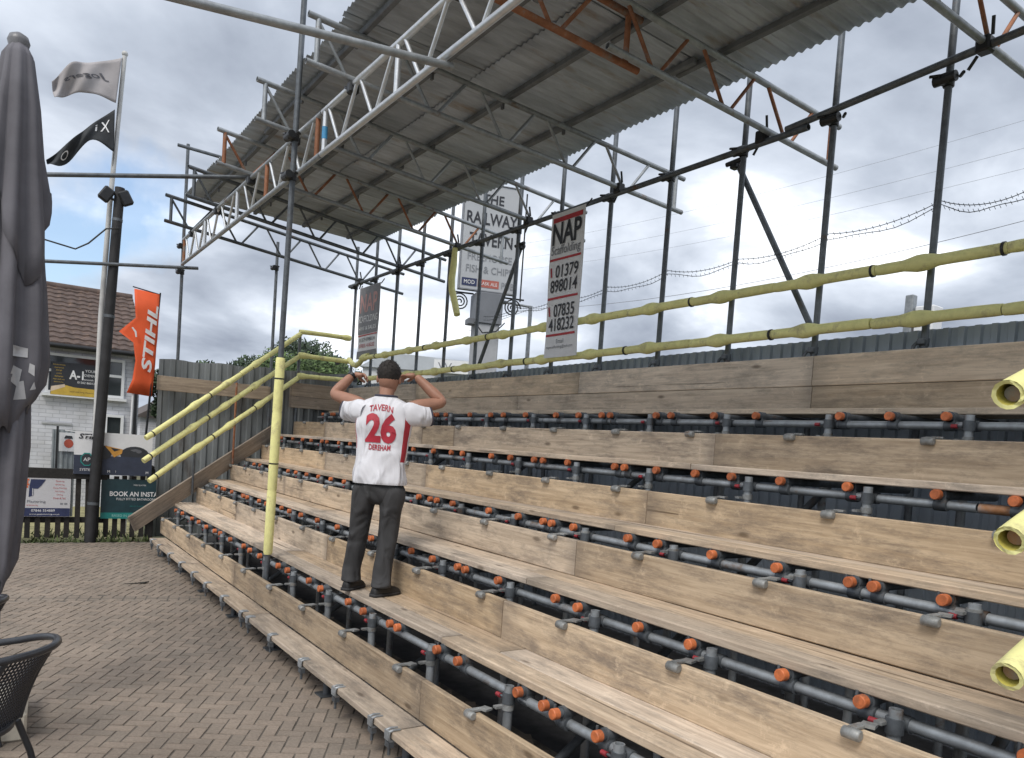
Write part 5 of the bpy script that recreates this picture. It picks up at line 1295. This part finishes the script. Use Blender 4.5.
# shirt: lofted torso and two sleeves, creased
def ring(c, a, bb, ra, rb, n=40, p=2.3):
    out = []
    for i in range(n):
        th = 2 * PI * i / n; cs, sn_ = math.cos(th), math.sin(th)
        out.append(c + a * (math.copysign(abs(cs) ** (2 / p), cs) * ra) + bb * (math.copysign(abs(sn_) ** (2 / p), sn_) * rb))
    return out
def crease(vs, amt, sc=(9, 9, 5)):
    return [v + (Vector((noise.noise(Vector((v.x * sc[0], v.y * sc[1], v.z * sc[2]))), noise.noise(Vector((v.x * sc[0] + 7, v.y * sc[1], v.z * sc[2]))), 0)) * amt) for v in vs]
T0 = [(1.415, .186, .126, 0), (1.43, .190, .130, 0), (1.50, .186, .126, 0), (1.58, .182, .122, .003), (1.66, .184, .120, .004), (1.74, .190, .122, .004), (1.82, .198, .124, .0), (1.89, .204, .120, -.004), (1.95, .205, .108, -.008), (1.99, .185, .090, -.008), (2.018, .140, .075, -.002), (2.035, .095, .068, .004), (2.045, .076, .066, .008)]
T = []
for q0, q1 in zip(T0[:-1], T0[1:]):
    nn_ = 2 if q0[0] < 1.9 else 1
    for j in range(nn_): T.append(tuple(a_ + (b2 - a_) * j / nn_ for a_, b2 in zip(q0, q1)))
T.append(T0[-1])
rings = []
for k, (z, ra, rb, of) in enumerate(T):
    f = (z - 1.40) / .64; c = hips.lerp(c7, max(0, min(1, f))); c = Vector((c.x, c.y, z)) + FF * of - PB
    amt = .020 * (1 - .75 * max(0, (f - .75) / .25)) if f < 1 else .002
    rg = ring(c, RR, FF, ra, rb, 56)
    rg = [v + (v - c).normalized() * (noise.noise(Vector((v.x * 9 + v.z * 4, v.y * 9, v.z * 7))) * amt + noise.noise(Vector((v.x * 20, v.y * 20 + v.z * 14, v.z * 9))) * amt * .55 + .0045 * math.sin(26 * (v.dot(RR) * (1.0 if v.dot(RR) > 0 else -1.0) - (v.z - .9) * .55) + 5 * noise.noise(v * 4)) * max(0, 1 - abs(f - .62) / .5)) for v in rg]
    rings.append(rg)
b_ = MB(SHIRT); b_.loft(rings, caps=False)
nring = 56
for fi, f in enumerate(b_.f):      # red side panels
    k, i = fi // nring, fi % nring
    if 6 <= k <= 15 and (i in (50, 51, 52, 53)): b_.use(SHIRT_R); b_.m[fi] = b_.cur
    if 8 <= k <= 13 and i == 31: b_.use(SHIRT_R); b_.m[fi] = b_.cur
def sleeve(sh, el, f1):
    d = (el - sh).normalized(); a = d.cross(Vector((0, 0, 1))).normalized(); u_ = a.cross(d)
    rs = []
    for f, ra, ru in ((-.34, .062, .075), (-.1, .074, .090), (.12, .074, .088), (f1 - .16, .070, .086), (f1 - .06, .069, .088), (f1, .067, .088)):
        c = sh + (el - sh) * f - PB - Vector((0, 0, .050 + .045 * max(0, f))); rg = ring(c, a, u_, ra, ru, 24, 2.0)
        rs.append([v + (v - c).normalized() * noise.noise(Vector((v.x * 16, v.y * 16, v.z * 16))) * .016 for v in rg])
    b_.use(SHIRT); b_.loft(rs[:5], caps=False); b_.use(SHIRT_D); b_.loft(rs[4:], caps=False)
sleeve(shL, elL, .46); sleeve(shR, elR, .56)
b_.use(SHIRT_D); b_.path([v + Vector((0, 0, .004)) for v in rings[-1]], .009, 8, closed=True)
so_ = b_.build('shirt', man)
sv = so_.modifiers.new('smooth', 'SUBSURF'); sv.levels = 1; sv.render_levels = 1
dg = bpy.context.evaluated_depsgraph_get(); dg.update()
bv = BVHTree.FromObject(so_, dg)
d = MB(mat('crimson_lettering', (.42, .025, .045), .6)); XR = RR; cb = chest - PB
def on_back(txt, x, z, h, w, weight=.0, arc=0.0, condense=1.0):
    o0 = len(d.v); d.text(txt, Vector((cb.x, cb.y, z - PB.z)) - FF * .4 + RR * x, RR, ZU, h, w, weight=weight, lift=0)
    for v in d.v[o0:]:
        u_ = (v - cb).dot(RR) - x; v.z -= arc * u_ * u_
def settle():
    for v in d.v:
        h = bv.ray_cast(v, FF)
        if h[0] is not None: v.x, v.y, v.z = h[0] - FF * .0045
on_back('TAVERN', -.012, 1.962, .046, .170, .022, arc=2.2); on_back('DEREHAM', -.006, 1.676, .040, .155, .022, arc=-.6)
# the numerals are cut finer so they can follow the cloth
o0 = len(d.v); on_back('26', -.004, 1.815, .215, .22, .045)
bm = bmesh.new()
bvv = [bm.verts.new(v) for v in d.v]; bm.verts.index_update()
for f in d.f:
    try: bm.faces.new([bvv[i] for i in f])
    except ValueError: pass
bmesh.ops.triangulate(bm, faces=bm.faces[:])
for _ in range(2): bmesh.ops.subdivide_edges(bm, edges=[e_ for e_ in bm.edges if e_.calc_length() > .02], cuts=1, use_grid_fill=False); bmesh.ops.triangulate(bm, faces=bm.faces[:])
bm.verts.index_update()
mm_ = d.mats; d = MB(*mm_); d.add([v.co.copy() for v in bm.verts], [[v.index for v in f.verts] for f in bm.faces], True); bm.free()
settle(); d.build('lettering', so_)
# trousers
b_ = MB(TROU)
pel = []
for z, ra, rb in ((1.47, .155, .105), (1.40, .166, .114), (1.345, .168, .112), (1.305, .152, .10), (1.275, .11, .08), (1.262, .06, .05)):
    c = Vector((hips.x, hips.y, z)) - PB; pel.append(ring(c, RR, FF, ra, rb, 32))
b_.loft(pel, caps=True)
def leg(h, k, a, sg):
    st = [(h + Vector((0, 0, .06)), .088, .108), (h.lerp(k, .15), .096, .108), (h.lerp(k, .26), .092, .103), (h.lerp(k, .4), .083, .095), (h.lerp(k, .7), .075, .085), (k.lerp(a, -.08), .071, .079), (k.lerp(a, .06), .072, .080), (k.lerp(a, .3), .069, .077), (k.lerp(a, .5), .066, .075), (k.lerp(a, .7), .065, .074), (k.lerp(a, .85), .067, .078), (k.lerp(a, .94), .068, .080), (a + Vector((0, 0, -.008)), .071, .085), (a + Vector((0, 0, -.018)), .067, .081)]
    rs = []
    for c, ra, rb in st:
        c = c - PB; rg = ring(c, RR, FF, ra, rb, 26, 2.1)
        rs.append([v + (v - c).normalized() * (noise.noise(Vector((v.x * 10, v.y * 10 + sg, v.z * 9))) * .012 + (noise.noise(Vector((v.x * 6, v.y * 6, v.z * 34))) * .008 if c.z < .32 else 0)) for v in rg])
    b_.loft(rs, caps=True)
leg(hpL, knL, anL, 0); leg(hpR, knR, anR, 5)
o = b_.build('trousers', man); sv = o.modifiers.new('smooth', 'SUBSURF'); sv.levels = 1; sv.render_levels = 1
for a, td, in ((anL, Vector((.80, .60, 0))), (anR, Vector((.955, .295, 0)))):
    td.normalize(); sd = Vector((td.y, -td.x, 0)); b_ = MB(SHOE); rs = []
    for x, hw, h in ((-.078, .022, .04), (-.07, .034, .075), (-.03, .04, .105), (.03, .043, .10), (.08, .047, .075), (.13, .046, .058), (.165, .034, .045), (.178, .015, .03)):
        c = Vector((a.x, a.y, .621)) + td * x - PB
        rs.append([c - sd * hw, c + sd * hw, c + sd * hw + ZU * h * .45, c + sd * hw * .55 + ZU * h, c - sd * hw * .55 + ZU * h, c - sd * hw + ZU * h * .45])
    b_.loft(rs); sh_ = b_.build('shoe', man); sv = sh_.modifiers.new('smooth', 'SUBSURF'); sv.levels = 2; sv.render_levels = 2
    b_ = MB(mat('dark_sole', (.03, .03, .032), .8)); rs = []
    for x, hw in ((-.082, .024), (-.07, .038), (.03, .045), (.10, .050), (.15, .043), (.18, .018)):
        c = Vector((a.x, a.y, .6212)) + td * x - PB; rs.append([c - sd * hw, c + sd * hw, c + sd * hw + ZU * .02, c - sd * hw + ZU * .02])
    b_.loft(rs); b_.build('sole', sh_)
# a flattened leaf and small litter on the paving
b_ = MB(mat('dark_litter', (.03, .028, .022), .8))
b_.prism([(.0, 0, .003), (.07, .015, .004), (.11, .0, .012), (.06, -.03, .006)], (0, 0, .012)); b_.prism([(-.14, .0, .002), (0, .01, .004), (0, -.012, .004)], (0, 0, .006))
o = b_.build('dead_leaf'); o.location = (1.34, 8.95, 0); tag(o, 'small dark dead leaf lying on the paving near the bench', 'leaf')
